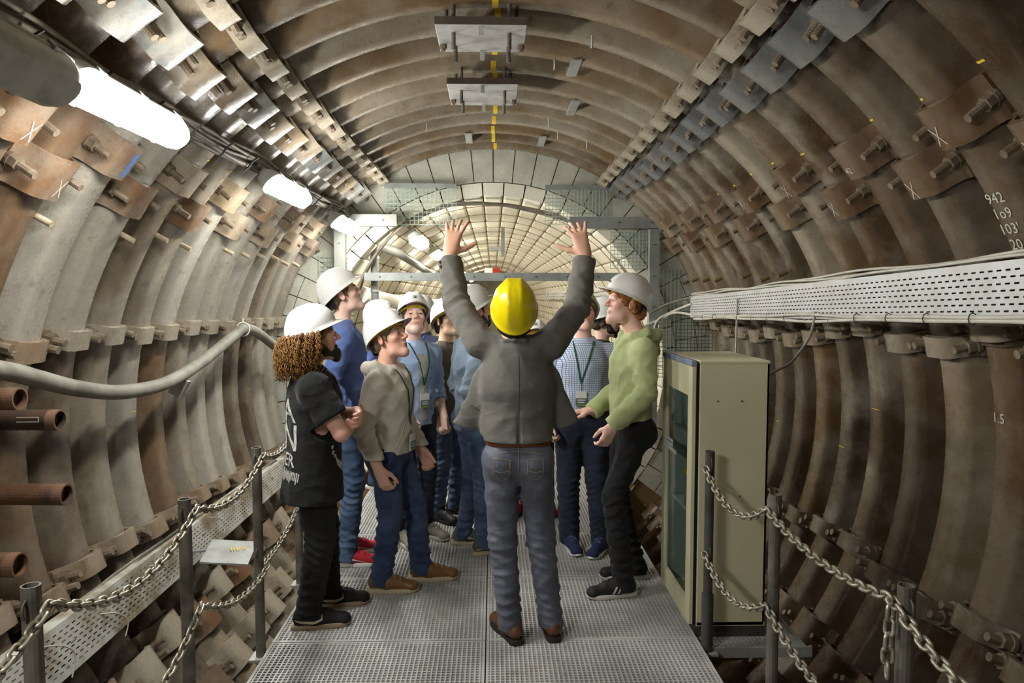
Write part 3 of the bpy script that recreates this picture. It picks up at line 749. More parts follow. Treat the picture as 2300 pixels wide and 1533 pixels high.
# ================================================================ plates and straps under the crown
def crown_plate(label, x0, x1, y0, y1, z):
    t = thing('anchor_plate', label, 'plate', ((x0 + x1) / 2, (y0 + y1) / 2, z)); w_, l_ = x1 - x0, y1 - y0
    pm = plain('bare_plate_steel', srgb(.70, .70, .69), .5, .2, srgb(.55, .53, .5), 7, .8, .1, 90)
    MB().box((0, 0, .0), (w_, l_, .045), None, .004).build('plate', pm, t)
    mb = MB(); mb.box((0, -l_ / 2 - .001, .0), (w_, .004, .042)); mb.build('near_edge', plain('dark_oxide', srgb(.24, .19, .16), .7, 0, srgb(.34, .28, .22), 12, .5), t)
    for sx in (-.31, .31):
        for sy in (-.22, .28): MB().tube([(sx * w_, sy * l_, .15), (sx * w_, sy * l_, -.115)], .0125, 8).build('stud', M_POST, t)
    for sx in (-.45, .45):
        mb = MB(); mb.prism([(.022 * math.cos(k * PI / 3), .022 * math.sin(k * PI / 3)) for k in range(6)], (1, 0, 0), (0, 1, 0), (sx * w_, .22 * l_, -.022), (0, 0, -.025)); mb.tube([(sx * w_, .22 * l_, -.02), (sx * w_, .22 * l_, -.06)], .012, 8); mb.build('nut', M_BOLT, t)
    for sy in (-.5, .5): MB().box((-.0, sy * l_ * .92, -.045), (.028, .012, .06)).build('lug', M_GALV, t)
    for sx in (-.4, .4): MB().tube([(sx * w_, 0, .02), (sx * w_, 0, .20)], .012, 6).build('hanger', M_DARKSTEEL, t)
crown_plate('larger grey steel plate with studs hanging under the crown, nearer one', -.32, .19, 4.02, 4.46, 3.21)
crown_plate('grey steel plate with studs under the crown, farther one', -.325, .18, 5.12, 5.68, 3.21)
def strap(label, x, y0, y1):
    t = thing('crown_strap', label, 'strap', (x, (y0 + y1) / 2, ZC + math.sqrt(R0 ** 2 - x * x) - .012)); l_ = y1 - y0
    MB().box((0, 0, 0), (.07, l_, .010)).build('bar', M_GALV, t); MB().box((0, l_ / 2, .03), (.07, .010, .06)).build('bent_end', M_GALV, t)
strap('grey flat strap on the crown right of the farther plate, near end', .56, 4.85, 5.2); strap('grey flat strap on the crown right of the farther plate, far end', .66, 5.75, 6.2)
strap('grey flat strap on the crown behind the left edge of the farther plate', -.26, 5.7, 6.15); strap('grey flat strap at the crown near the bulkhead, left one', -.25, 7.25, 7.7); strap('grey flat strap at the crown near the bulkhead, right one', .50, 7.2, 7.65)
for i, (x_, y_) in enumerate(((.42, 4.95), (.60, 4.4), (-.6, 6.6), (.5, 6.5), (.62, 6.9), (.9, 6.9))):
    MB().tube([(0, 0, .0), (0, 0, -.05), (.0, .02, -.065)], .007, 6).build('hook', M_GALV, ceiling, (x_, y_, ZC + math.sqrt(max(.1, (R0 - .0) ** 2 - x_ ** 2)) - .005))

# ================================================================ steelwork at the bulkhead
def channel(label, a, b, w_, d_, mat=M_BEAM, vertical=False, name='steel_beam'):
    """U-channel between two points"""
    a, b = Vector(a), Vector(b); t = thing(name, label, 'beam', a); L = b - a; th = .008
    up_ = Vector((0, 0, 1)) if not vertical else Vector((1, 0, 0)); dp = Vector((0, 1, 0))
    poly = [(-d_ / 2, -w_ / 2), (d_ / 2, -w_ / 2), (d_ / 2, -w_ / 2 + th), (-d_ / 2 + th, -w_ / 2 + th), (-d_ / 2 + th, w_ / 2 - th), (d_ / 2, w_ / 2 - th), (d_ / 2, w_ / 2), (-d_ / 2, w_ / 2)]
    MB().prism(poly, dp, up_, (0, 0, 0), L).build('channel', mat, t)
    n_ = max(2, int(L.length / .35))
    for i in range(n_): 
        p = L * ((i + .5) / n_); MB().tube([p - dp * (d_ / 2 + .008), p - dp * (d_ / 2 - .01)], .010, 6).build('bolt_head', M_DARKSTEEL, t)
    return t
channel('grey steel beam at the upper right of the gallery mouth', (.86, 8.12, 2.53), (1.98, 8.12, 2.53), .125, .09)
channel('grey steel column right of the gallery mouth', (1.83, 8.14, 0), (1.83, 8.14, 2.46), .105, .10, vertical=True)
channel('pale steel beam at the upper left of the gallery mouth', (-1.70, 8.12, 2.55), (-1.08, 8.12, 2.55), .13, .09, M_PALEPIPE)
channel('pale steel column left of the gallery mouth', (-1.73, 8.16, 0), (-1.73, 8.16, 2.47), .12, .10, M_PALEPIPE, vertical=True)
channel('grey steel crossbeam spanning the gallery mouth behind the group', (-1.52, 8.5, 1.93), (1.80, 8.5, 1.93), .095, .09)
def wire_guard(label, x0, x1, z0, z1, y, cell=.048, rail=True, m=None):
    t = thing('wire_guard', label, 'wire mesh', (x0, y, z0)); mb = MB(); m = m or plain('green_grey_wire', srgb(.64, .72, .67), .5, .1)
    for i in range(int((x1 - x0) / cell) + 1): mb.box((i * cell, 0, (z1 - z0) / 2), (.006, .006, z1 - z0))
    for j in range(int((z1 - z0) / cell) + 1): mb.box(((x1 - x0) / 2, .005, j * cell), (x1 - x0, .006, .006))
    mb.build('wires', m, t)
    if rail: MB().box(((x1 - x0) / 2, -.01, z1 - z0), (x1 - x0, .02, .05)).build('rail', M_BEAM, t)
wire_guard('green-grey wire mesh above the left shoulder of the gallery arch', -1.24, -.42, 2.52, 2.96, 8.27)
wire_guard('green-grey wire mesh above the right shoulder of the gallery arch', .60, 1.34, 2.53, 2.95, 8.27, .042)
wire_guard('green-grey wire mesh panel left of the gallery mouth, behind the tall man', -2.0, -1.62, .6, 2.18, 8.30, .05, False)
wire_guard('green-grey wire mesh panel right of the gallery column', 1.90, 2.20, .75, 2.02, 8.30, .045, False)
wire_guard('slanted green-grey mesh at the right shoulder of the gallery', 1.36, 1.80, 2.02, 2.46, 8.28, .042, False)
wire_guard('dark wire mesh on the right wall above the cabinet', 2.05, 2.45, .85, 1.55, 7.9, .04, False, plain('dark_green_wire', srgb(.30, .38, .34), .5, .2))

# pipes, cables and signs in the gallery mouth
gp = thing('vent_pipe', 'pale grey pipe standing at the left of the gallery mouth', 'pipe')
MB().tube(smoothpath([(-1.42, 8.62, .6), (-1.42, 8.62, 1.6), (-1.42, 8.62, 2.24), (-1.40, 8.66, 2.30), (-1.36, 8.75, 2.32)], 4), .047, 12).build('riser', M_PALEPIPE, gp)
MB().tube([(-1.38, 8.7, 2.31), (-1.25, 9.5, 2.27), (-1.16, 14, 2.1), (-1.16, 20, 2.1)], .06, 12).build('run', M_PALEPIPE, gp)
for z_ in (1.75, 2.15): MB().tube([(-1.42, 8.62, z_), (-1.42, 8.62, z_ + .03)], .056, 12).build('collar', M_GALV, gp)
gc_ = thing('arch_cable', 'grey flat cable run sagging along the gallery arch', 'cable')
pts = smoothpath([(-1.66, 8.55, 1.55), (-1.53, 8.5, 1.95), (-1.24, 8.42, 2.36), (-.93, 8.40, 2.60), (-.55, 8.42, 2.76), (-.2, 8.45, 2.79), (.2, 8.5, 2.77), (.6, 8.6, 2.70), (1.0, 8.7, 2.58), (1.35, 8.75, 2.34), (1.62, 8.7, 2.02), (1.76, 8.6, 1.7)], 5)
for k in range(3): MB().tube([p + Vector((0, .035 * k, .012 * math.sin(k * 2 + i * .4))) for i, p in enumerate(pts)], .017, 6).build('cable', M_CABLE, gc_)
gd = thing('air_duct', 'pale round duct along the left springing of the gallery', 'duct')
MB().tube([(-1.62, 8.7, 1.72), (-1.55, 11, 1.62), (-1.5, 16, 1.55), (-1.5, 24, 1.5)], .11, 14).build('duct', plain('white_duct', srgb(.86, .85, .8), .5), gd)
gt = thing('gallery_tray', 'pale cable ladder along the right side of the gallery', 'cable tray')
MB().box((1.74, 16, 1.72), (.04, 15, .22)).build('rail', M_TRAY, gt)
for k in range(3): MB().tube([(1.70, y, 1.64 + k * .07 + wob(y, k)) for y in np.arange(8.6, 23, .5)], .016, 6).build('cable', M_CABLEW, gt)
hg = thing('hanging_bracket', 'grey T-shaped bracket hanging from the gallery crown', 'bracket', (.0, 11.9, 2.82))
MB().box((.16, 0, -.20), (.06, .05, .52)).build('bar', M_BEAM, hg); MB().box((.16, 0, .05), (.30, .06, .03)).build('head', M_BEAM, hg); MB().box((.03, 0, -.33), (.2, .05, .07)).build('box', M_GALV, hg)
sg = thing('gallery_sign', 'small red and white sign at the end of the gallery', 'sign', (-.05, 19.5, 2.38))
MB().box((-.08, 0, 0), (.22, .02, .18)).build('white_panel', M_WHITE, sg); MB().box((.13, 0, 0), (.20, .02, .18)).build('red_panel', M_RED, sg)
# loose cables by the right of the bulkhead
rc = thing('cable_loop', 'grey cables drooping from the right tray end to the bulkhead', 'cable')
for k, pp in enumerate([[(2.12, 7.5, 1.69), (2.05, 7.75, 1.66), (1.95, 8.05, 1.60), (1.78, 8.1, 1.50)], [(2.12, 7.5, 1.50), (2.0, 7.8, 1.52), (1.9, 8.05, 1.44), (1.72, 8.1, 1.36)], [(2.1, 7.5, 1.62), (1.98, 7.9, 1.52), (1.85, 8.05, 1.40), (1.80, 8.05, 1.1)]]):
    MB().tube(smoothpath(pp, 6), .014, 6).build('cable', M_CABLEW if k else M_CABLE, rc)
# ================================================================ people: implicit surfaces -> one skin mesh and clothing meshes
F32 = np.float32
class SDF:
    def __init__(s): s.p = []; s.cuts = []; s.folds = []
    def cone(s, a, b, ra, rb, k=.02, flat=None, neg=False):
        a, b = np.array(a, float), np.array(b, float); R = max(ra, rb)
        s.p.append(('c', a, b, ra, rb, k, flat, neg, np.minimum(a, b) - R, np.maximum(a, b) + R)); return s
    def ell(s, c, r, M=None, k=.02, neg=False):
        c, r = np.array(c, float), np.array(r, float); M = np.eye(3) if M is None else np.array(M, float)
        e = np.abs(M) @ r; s.p.append(('e', c, r, M, None, k, None, neg, c - e, c + e)); return s
    def chain(s, pts, rs, k=.015):
        for i in range(len(pts) - 1): s.cone(pts[i], pts[i + 1], rs[i], rs[i + 1], k)
        return s
    def cut(s, p, n, rad): s.cuts.append((np.array(p, float), np.array(n, float) / np.linalg.norm(n), rad)); return s
    def fold(s, p, ax, sig, amp, freq, ph=0): s.folds.append((np.array(p, float), np.array(ax, float) / np.linalg.norm(ax), sig, amp, freq, ph)); return s
    def surface(s, h, amp=0, freq=12, seed=0):
        lo = np.min([q[8] for q in s.p if not q[7]], axis=0) - 3 * h - .012; hi = np.max([q[9] for q in s.p if not q[7]], axis=0) + 3 * h + .012
        n = np.ceil((hi - lo) / h).astype(int) + 1
        ax = [(lo[i] + h * np.arange(n[i])).astype(F32) for i in range(3)]
        D = np.full(n, .07, F32)
        def sub(l, u, m):
            i0 = np.maximum(0, np.floor((l - m - lo) / h).astype(int)); i1 = np.minimum(n, np.ceil((u + m - lo) / h).astype(int) + 1)
            sl = tuple(slice(i0[i], i1[i]) for i in range(3))
            return sl, np.meshgrid(ax[0][sl[0]], ax[1][sl[1]], ax[2][sl[2]], indexing='ij', sparse=True)
        for q in s.p:
            k = q[5]; sl, (X, Y, Z) = sub(q[8], q[9], .035 + k)
            if q[0] == 'c':
                a, b, ra, rb, fl = q[1], q[2], q[3], q[4], q[6]; x, y, z = X - F32(a[0]), Y - F32(a[1]), Z - F32(a[2]); ba = (b - a).astype(F32)
                t = np.clip((x * ba[0] + y * ba[1] + z * ba[2]) / F32(max(ba @ ba, 1e-9)), 0, 1)
                x = x - t * ba[0]; y = y - t * ba[1]; z = z - t * ba[2]
                if fl is not None:
                    f, sc = np.array(fl[0], F32), F32(1 / fl[1] - 1); c = (x * f[0] + y * f[1] + z * f[2]) * sc
                    x = x + f[0] * c; y = y + f[1] * c; z = z + f[2] * c
                d = np.sqrt(x * x + y * y + z * z) - (F32(ra) + t * F32(rb - ra))
                if fl is not None: d = d * F32(min(1, .5 + fl[1] / 2))
            else:
                c, r, M = q[1], q[2].astype(F32), q[3].astype(F32); x, y, z = X - F32(c[0]), Y - F32(c[1]), Z - F32(c[2])
                u = [x * M[0, i] + y * M[1, i] + z * M[2, i] for i in range(3)]
                k0 = np.sqrt(sum((u[i] / r[i]) ** 2 for i in range(3))); k1 = np.sqrt(sum((u[i] / (r[i] * r[i])) ** 2 for i in range(3))) + F32(1e-6)
                d = k0 * (k0 - 1) / k1
            E_ = D[sl]; k = F32(k)
            if q[7]:
                d = -d; hh = np.clip(.5 - .5 * (E_ - d) / k, 0, 1); D[sl] = E_ + (d - E_) * hh + k * hh * (1 - hh)
            else:
                hh = np.clip(.5 + .5 * (E_ - d) / k, 0, 1); D[sl] = E_ + (d - E_) * hh - k * hh * (1 - hh)
        if amp:
            X, Y, Z = np.meshgrid(*ax, indexing='ij', sparse=True); rg = np.random.RandomState(seed); nn = 0
            for j in range(4):
                v = rg.randn(3); v *= freq * (1 + .6 * j) / np.linalg.norm(v); v2 = rg.randn(3) * freq * .8; ph = rg.rand(2) * 6
                nn = nn + (1 - 2 * np.abs(np.sin((X * v[0] + Y * v[1] + Z * v[2]).astype(F32) + F32(ph[0]) + F32(1.2) * np.sin((X * v2[0] + Y * v2[1] + Z * v2[2]).astype(F32) + F32(ph[1])))) ** F32(.8)) / (1 + .5 * j)
            D -= F32(amp * .45) * nn.astype(F32)
        for p, a, sig, am, fr, ph in s.folds:
            sl, (X, Y, Z) = sub(p, p, sig * 2.2); x, y, z = X - F32(p[0]), Y - F32(p[1]), Z - F32(p[2])
            t = x * F32(a[0]) + y * F32(a[1]) + z * F32(a[2]); o1 = np.cross(a, [.3, .5, .8]); o1 /= np.linalg.norm(o1); o2 = np.cross(a, o1)
            u = x * F32(o1[0]) + y * F32(o1[1]) + z * F32(o1[2]); v = x * F32(o2[0]) + y * F32(o2[1]) + z * F32(o2[2])
            ga = np.exp(-(x * x + y * y + z * z) / F32(sig * sig))
            for q_ in (0, 1):
                ph2 = ph + 2.1 * q_; wgt = F32(.5) + F32(.5) * np.tanh((u * F32(math.cos(ph + PI * q_)) + v * F32(math.sin(ph + PI * q_))) / F32(.03))
                phase = F32(fr * (.8 + .35 * q_)) * (t + F32(.35 - .7 * q_) * u) + F32(2.0) * np.sin(u * F32(24) + F32(ph2)) + F32(1.3) * np.sin(v * F32(33) + F32(2 * ph2)) + F32(ph2)
                D[sl] -= F32(am * 1.2) * wgt * (1 - 2 * np.abs(np.sin(F32(.5) * phase)) ** F32(.75)) * ga
        for p, nrm, rad in s.cuts:
            sl, (X, Y, Z) = sub(p, p, rad); x, y, z = X - F32(p[0]), Y - F32(p[1]), Z - F32(p[2])
            d = x * F32(nrm[0]) + y * F32(nrm[1]) + z * F32(nrm[2]); inside = (x * x + y * y + z * z) < F32(rad * rad)
            D[sl] = np.where(inside, np.maximum(D[sl], d), D[sl])
        # surface nets
        B = D < 0; nx, ny, nz = n
        c8 = [B[i:nx - 1 + i, j:ny - 1 + j, k:nz - 1 + k] for i in (0, 1) for j in (0, 1) for k in (0, 1)]
        sm = sum(c.astype(np.uint8) for c in c8); act = (sm > 0) & (sm < 8); I = np.argwhere(act)
        if len(I) == 0: return [], []
        vals = np.stack([D[I[:, 0] + i, I[:, 1] + j, I[:, 2] + k] for i in (0, 1) for j in (0, 1) for k in (0, 1)], 1)
        off = np.array([(i, j, k) for i in (0, 1) for j in (0, 1) for k in (0, 1)], float); acc = np.zeros((len(I), 3)); cnt = np.zeros(len(I))
        for e0, e1 in ((0, 1), (2, 3), (4, 5), (6, 7), (0, 2), (1, 3), (4, 6), (5, 7), (0, 4), (1, 5), (2, 6), (3, 7)):
            v0, v1 = vals[:, e0], vals[:, e1]; x = (v0 < 0) != (v1 < 0); t = np.where(x, v0 / np.where(x, v0 - v1, 1), 0)
            acc += np.where(x[:, None], off[e0] + (off[e1] - off[e0]) * t[:, None], 0); cnt += x
        V = lo + h * (I + acc / cnt[:, None])
        idx = np.full(act.shape, -1, np.int32); idx[act] = np.arange(len(I)); Fq = []
        for axis in range(3):
            o = [0, 0, 0]; sl0 = [slice(None)] * 3; sl1 = [slice(None)] * 3; sl0[axis] = slice(0, n[axis] - 1); sl1[axis] = slice(1, n[axis])
            b0, b1 = B[tuple(sl0)], B[tuple(sl1)]; ch = np.argwhere(b0 != b1); u, v = (axis + 1) % 3, (axis + 2) % 3
            ok = (ch[:, u] > 0) & (ch[:, v] > 0) & (ch[:, u] < n[u] - 1) & (ch[:, v] < n[v] - 1); ch = ch[ok]
            def g(du, dv):
                c = ch.copy(); c[:, u] -= du; c[:, v] -= dv; return idx[c[:, 0], c[:, 1], c[:, 2]]
            qd = np.stack([g(1, 1), g(0, 1), g(0, 0), g(1, 0)], 1); flip = ~b0[ch[:, 0], ch[:, 1], ch[:, 2]]
            qd[flip] = qd[flip][:, ::-1]; Fq.append(qd)
        return V, np.concatenate(Fq)
    def mesh(s, name, mat, h, amp=0, freq=12, seed=0):
        V, F_ = s.surface(h, amp, freq, seed); me = bpy.data.meshes.new(name)
        me.vertices.add(len(V)); me.vertices.foreach_set('co', np.asarray(V, F32).ravel()); m = len(F_)
        me.loops.add(4 * m); me.loops.foreach_set('vertex_index', np.asarray(F_, np.int32).ravel()); me.polygons.add(m)
        me.polygons.foreach_set('loop_start', np.arange(0, 4 * m, 4, dtype=np.int32)); me.polygons.foreach_set('loop_total', np.full(m, 4, np.int32))
        me.polygons.foreach_set('use_smooth', np.ones(m, bool)); me.update(calc_edges=True); me.validate()
        if mat is not None: me.materials.append(mat)
        return me

def V3(*a): return np.array(a, float)
def unit(v): return np.asarray(v, float) / np.linalg.norm(v)
def hand(sd, W, D, N, side, curl=(.5, .55, .6, .65), spread=.12, thumb=(.6, .5), s=1.0, k=.006):
    """palm, four jointed fingers and a thumb; W wrist, D pointing direction, N palm normal, side +1 = thumb towards D x N"""
    D = unit(D); N = unit(N - D * (N @ D)); T = unit(np.cross(D, N)) * side
    for u in (-.024, -.008, .008, .024): sd.cone(W + T * u * s * .7 + D * .012 * s, W + T * u * s + D * .088 * s, .0155 * s, .0135 * s, .014)
    sd.cone(W - D * .02 * s, W + D * .03 * s, .026 * s, .026 * s, .02, (N, .72))
    for i, (u, L0) in enumerate(((.0265, .085), (.009, .095), (-.0085, .088), (-.025, .068))):
        p = W + T * u * s + D * .092 * s; a = curl[i]; sp = spread * (1.2 - i * .8); d = unit(D + T * sp); an = a * .45
        for j, fr in enumerate((.46, .31, .25)):
            dd = unit(d * math.cos(an) + N * math.sin(an)); q = p + dd * L0 * fr * s
            r0 = (.0092, .0083, .0076)[j] * s; sd.cone(p, q, r0, r0 * .92, k if j else .010); p = q; an += a * (1.0 if j == 0 else .75)
    p = W + T * .024 * s + D * .022 * s + N * .006 * s; d = unit(D * .55 + T * thumb[0] + N * .35)
    q = p + d * .042 * s; sd.cone(p, q, .0155 * s, .0125 * s, .014)
    d2 = unit(d + D * thumb[1]); q2 = q + d2 * .034 * s; sd.cone(q, q2, .0118 * s, .0098 * s, .006); q3 = q2 + unit(d2 + D * thumb[1] * .6) * .026 * s; sd.cone(q2, q3, .0098 * s, .0082 * s, .005)

def head_frame(hy, hp, roll=0):
    f = V3(math.sin(hy) * math.cos(hp), math.cos(hy) * math.cos(hp), math.sin(hp)); r = V3(math.cos(hy), -math.sin(hy), 0); u = np.cross(r, f)
    if roll: r, u = r * math.cos(roll) + u * math.sin(roll), u * math.cos(roll) - r * math.sin(roll)
    return np.stack([r, f, u], 1)          # columns: right, forward, up

def head(sd, c, M, jaw=1.0):
    P = lambda x, y, z: c + M @ V3(x, y, z)
    sd.ell(P(0, -.012, .032), (.076, .096, .090), M, .02).ell(P(0, .026, -.040), (.060 * jaw, .064, .074), M, .03)
    sd.cone(P(-.038, .022, -.088), P(0, .066, -.108), .020, .020, .03).cone(P(.038, .022, -.088), P(0, .066, -.108), .020, .020, .03)
    sd.ell(P(0, .070, -.108), (.022 * jaw, .018, .017), M, .018)
    for s in (-1, 1):
        sd.ell(P(s * .044, .058, -.018), (.020, .020, .018), M, .025)
        sd.ell(P(s * .034, .104, .003), (.0185, .019, .0135), M, .012, True)
        sd.ell(P(s * .032, .074, .003), (.0155, .0150, .0130), M, .005)
    for s in (-1, 1): sd.cone(P(s * .046, .073, .010), P(s * .020, .082, .0125), .0065, .0065, .004)
    sd.cone(P(-.036, .079, .026), P(-.008, .086, .022), .011, .010, .016).cone(P(.036, .079, .026), P(.008, .086, .022), .011, .010, .016)
    sd.cone(P(0, .088, .016), P(0, .112, -.026), .0075, .0115, .010).ell(P(.011, .100, -.031), (.0085, .010, .0075), M, .006).ell(P(-.011, .100, -.031), (.0085, .010, .0075), M, .006)
    sd.ell(P(0, .086, -.060), (.023, .0125, .0065), M, .007).ell(P(0, .084, -.0725), (.020, .0125, .0075), M, .007)
    sd.cone(P(-.022, .096, -.0665), P(.022, .096, -.0665), .0022, .0022, .004, None, True)
    for s in (-1, 1):
        sd.ell(P(s * .079, -.012, -.004), (.0085, .020, .033), M @ np.array(Euler((0.18, 0, s * -.35)).to_matrix()), .006)
        sd.ell(P(s * .091, -.008, -.002), (.008, .010, .018), M, .006, True)

# ---- shared helmet, shoe and eye meshes
def helmet_meshes():
    na, nr = 48, 12; rows = []
    def rimz(a): return .036 + .024 * math.cos(a) - .016 * max(0, -math.cos(a)) ** 2
    for j in range(nr + 1):
        t = j / nr * PI / 2; row = []
        for i in range(na):
            a = 2 * PI * i / na; ca, sa = math.cos(a), math.sin(a); cr = math.cos(t) ** .85
            x = .108 * sa * cr; y = .138 * ca * cr - .010; z = rimz(a) * (1 - math.sin(t)) + .176 * math.sin(t)
            rid = math.exp(-((abs(x) - .034) / .011) ** 2) * .0075 * math.sin(min(1, t * 1.6) * PI / 2); mid = (.004 if abs(x) < .03 else 0) * min(1, t * 1.5)
            n_ = Vector((x, y, (z - .04) * 1.1)).normalized(); v = Vector((x, y, z)) + n_ * (rid + mid * .6); row.append(v)
        rows.append(row)
    rim = []; rim2 = []
    for i in range(na):
        a = 2 * PI * i / na; ca, sa = math.cos(a), math.sin(a); f = max(0, ca); pk = .052 * f ** 2.2 + .006
        rim.append(rows[0][i] + Vector((sa * (.006 + .016 * f * (1 - f)), ca * pk if f > 0 else ca * .006, -.004 - .008 * f ** 2)))
        rim2.append(rim[-1] + Vector((0, 0, -.004)))
    cl = lambda r: r + [r[0]]
    mb = MB(); mb.sheet([cl(rim2), cl(rim), cl(rows[0])] + [cl(r) for r in rows[1:]], True)
    me = mb.mesh('shell', [M_WHITE]); bm = bmesh.new(); bm.from_mesh(me); bmesh.ops.remove_doubles(bm, verts=bm.verts, dist=2e-4); bm.normal_update()
    bmesh.ops.solidify(bm, geom=bm.faces, thickness=.003)
    for f in bm.faces: f.smooth = True
    bm.to_mesh(me); bm.free()
    mb = MB(); R_ = []
    for z, k in ((.026, 1), (.040, 1.02)): R_.append(cl([Vector((.088 * k * math.sin(2 * PI * i / 32), .111 * k * math.cos(2 * PI * i / 32) - .010, z + .012 * math.cos(2 * PI * i / 32))) for i in range(32)]))
    mb.sheet(R_, True); band = mb.mesh('headband', [M_YELLOW])
    mb = MB(); mb.sheet([[Vector((.09 * math.sin(a), .122 * math.cos(a) - .008, z + .03 * math.cos(a) * .5)) for a in np.linspace(PI * .66, PI * 1.34, 12)] for z in (-.035, .022)], True); nape = mb.mesh('nape_strap', [M_BLACK])
    mb = MB(); mb.tube([Vector((.012 * math.cos(a), 0, .014 * math.sin(a))) for a in np.linspace(0, 2 * PI, 9)][:-1], .0016, 4, closed=True); mb.box((0, 0, 0), (.012, .002, .014)); mb.box((0, 0, -.022), (.04, .0015, .004))
    return me, band, nape, mb.mesh('emblem', [plain('helmet_emblem', srgb(.28, .33, .30), .5)])
HM = helmet_meshes()
def shoe_meshes():
    u = SDF(); u.cone((0, -.05, .052), (0, .03, .055), .036, .041, .03).cone((0, .03, .05), (0, .165, .032), .043, .034, .03).cone((0, -.038, .07), (0, -.03, .108), .037, .038, .02).ell((0, .17, .03), (.040, .035, .028), None, .02)
    u.cone((0, .0, .09), (0, .10, .066), .022, .022, .02).cut((0, 0, .018), (0, 0, -1), .4).cut((0, -.03, .118), (0, -.1, 1), .09)
    up = u.mesh('upper', M_BLACK, .006)
    prof_ = [(-.094, .012), (-.088, .028), (-.06, .038), (-.01, .036), (.04, .038), (.10, .046), (.155, .044), (.19, .030), (.208, .010)]
    out = [(w_, y) for y, w_ in prof_] + [(-w_, y) for y, w_ in reversed(prof_)]
    mb = MB(); rows = []
    for z, k in ((0, .95), (.004, 1), (.020, 1.02), (.026, .97)): rows.append([Vector((x * k, y * (1 + (k - 1) * .3), z + (.010 * max(0, (y - .15) / .06) ** 2 if z < .01 else 0))) for x, y in out + [out[0]]])
    mb.sheet(rows, True); mb._add(rows[0][:-1], [tuple(range(len(out)))]); mb._add(rows[-1][:-1], [tuple(range(len(out)))])
    so = mb.mesh('sole', [M_WHITE]); bv = BVHTree.FromPolygons([v.co for v in up.vertices], [p.vertices for p in up.polygons])
    def on_side(pts, s):
        o = []
        for y, z in pts:
            hit = bv.ray_cast(Vector((s * .2, y, z)), Vector((-s, 0, 0))); o.append(hit[0] + Vector((s * .002, 0, 0)) if hit[0] else Vector((s * .04, y, z)))
        return o
    def decal(a, b, s):
        ua = np.linspace(0, len(a) - 1, 18); f = lambda pts, c_: np.interp(ua, range(len(pts)), [p[c_] for p in pts])
        return [on_side([(f(a, 0)[i] * (1 - w_) + f(b, 0)[i] * w_, f(a, 1)[i] * (1 - w_) + f(b, 1)[i] * w_) for i in range(18)], s) for w_ in (0, .33, .67, 1)]
    mb = MB()
    for i in range(4):
        y = .035 + i * .022; z = .2
        l = [bv.ray_cast(Vector((x, y + (.006 if x > 0 else -.006) * (1 if i % 2 else -1), .2)), Vector((0, 0, -1)))[0] for x in (-.024, -.01, .01, .024)]
        if all(l): mb.tube([p + Vector((0, 0, .002)) for p in l], .0032, 5)
    laces = mb.mesh('laces', [M_WHITE])
    deco = {}
    for s in (-1, 1):
        mb = MB(); a = [(-.075, .055), (-.03, .036), (.02, .034), (.065, .052), (.062, .078)]; b = [(-.074, .058), (-.03, .052), (.02, .050), (.058, .060), (.060, .079)]
        mb.sheet(decal(a, b, s)); deco.setdefault('swoosh', []).append(mb.mesh('side_mark', [M_WHITE]))
    for s in (-1, 1):
        for i in range(3):
            mb = MB(); y = .005 + i * .026; mb.sheet(decal([(y, .030), (y - .008, .05), (y - .018, .072)], [(y + .012, .030), (y + .003, .05), (y - .008, .072)], s)); deco.setdefault('stripes', []).append(mb.mesh('side_mark', [M_WHITE]))
    for s in (-1, 1): mb = MB(); mb.sheet(decal([(-.075, .032), (-.02, .036), (.03, .048), (.07, .040), (.13, .026)], [(-.072, .046), (-.02, .058), (.03, .060), (.06, .048), (.12, .030)], s)); deco.setdefault('form', []).append(mb.mesh('side_mark', [M_WHITE]))
    return up, so, laces, deco
SH_UP, SH_SO, SH_LA, SH_DE = shoe_meshes()
def eye_mesh():
    bm = bmesh.new(); bmesh.ops.create_uvsphere(bm, u_segments=12, v_segments=12, radius=.0125); me = bpy.data.meshes.new('eye'); bm.to_mesh(me); bm.free()
    for m in (plain('eye_white', srgb(.90, .88, .85), .2), plain('iris_brown', srgb(.22, .15, .10), .2)): me.materials.append(m)
    for p in me.polygons: p.use_smooth = True; p.material_index = 1 if p.center.z > .0088 else 0
    return me
EYE = eye_mesh()

# ---- cloth materials
def cloth(name, c, c2=None, sc=7, rough=.9, amt=.6, bs=.25, bsc=350, fade=None):
    if name in _mc: return _mc[name]
    t = NT(name); p = t.objpos(); f = t.noise(p, sc, 4); col = t.mix(t.math('MULTIPLY', t.ramp(f, .35, .68), amt), c, c2 or tuple(x * .8 for x in c[:3]) + (1,))
    fn = t.noise(p, bsc, 2); col = t.mix(t.math('MULTIPLY', t.ramp(fn, .3, .7), .22), col, tuple(min(1, x * 1.6 + .01) for x in c[:3]) + (1,))
    t.col(col); t.rough(rough, 0, .25)
    wv = t.noise(t.scale(p, (1, 1, 1.6)), 8, 1.5, .45); wr = t.math('SUBTRACT', 1, t.math('ABSOLUTE', t.math('SUBTRACT', wv, .5), 0))
    b1 = t.add('ShaderNodeBump'); t.link(wr, b1.inputs['Height']); b1.inputs['Strength'].default_value = .4; b1.inputs['Distance'].default_value = .04
    b2 = t.add('ShaderNodeBump'); t.link(fn, b2.inputs['Height']); b2.inputs['Strength'].default_value = bs; b2.inputs['Distance'].default_value = .002
    t.link(b1.outputs[0], b2.inputs['Normal']); t.link(b2.outputs[0], t.b.inputs['Normal']); t.b.inputs['Sheen Weight'].default_value = .08; _mc[name] = t.m; return t.m
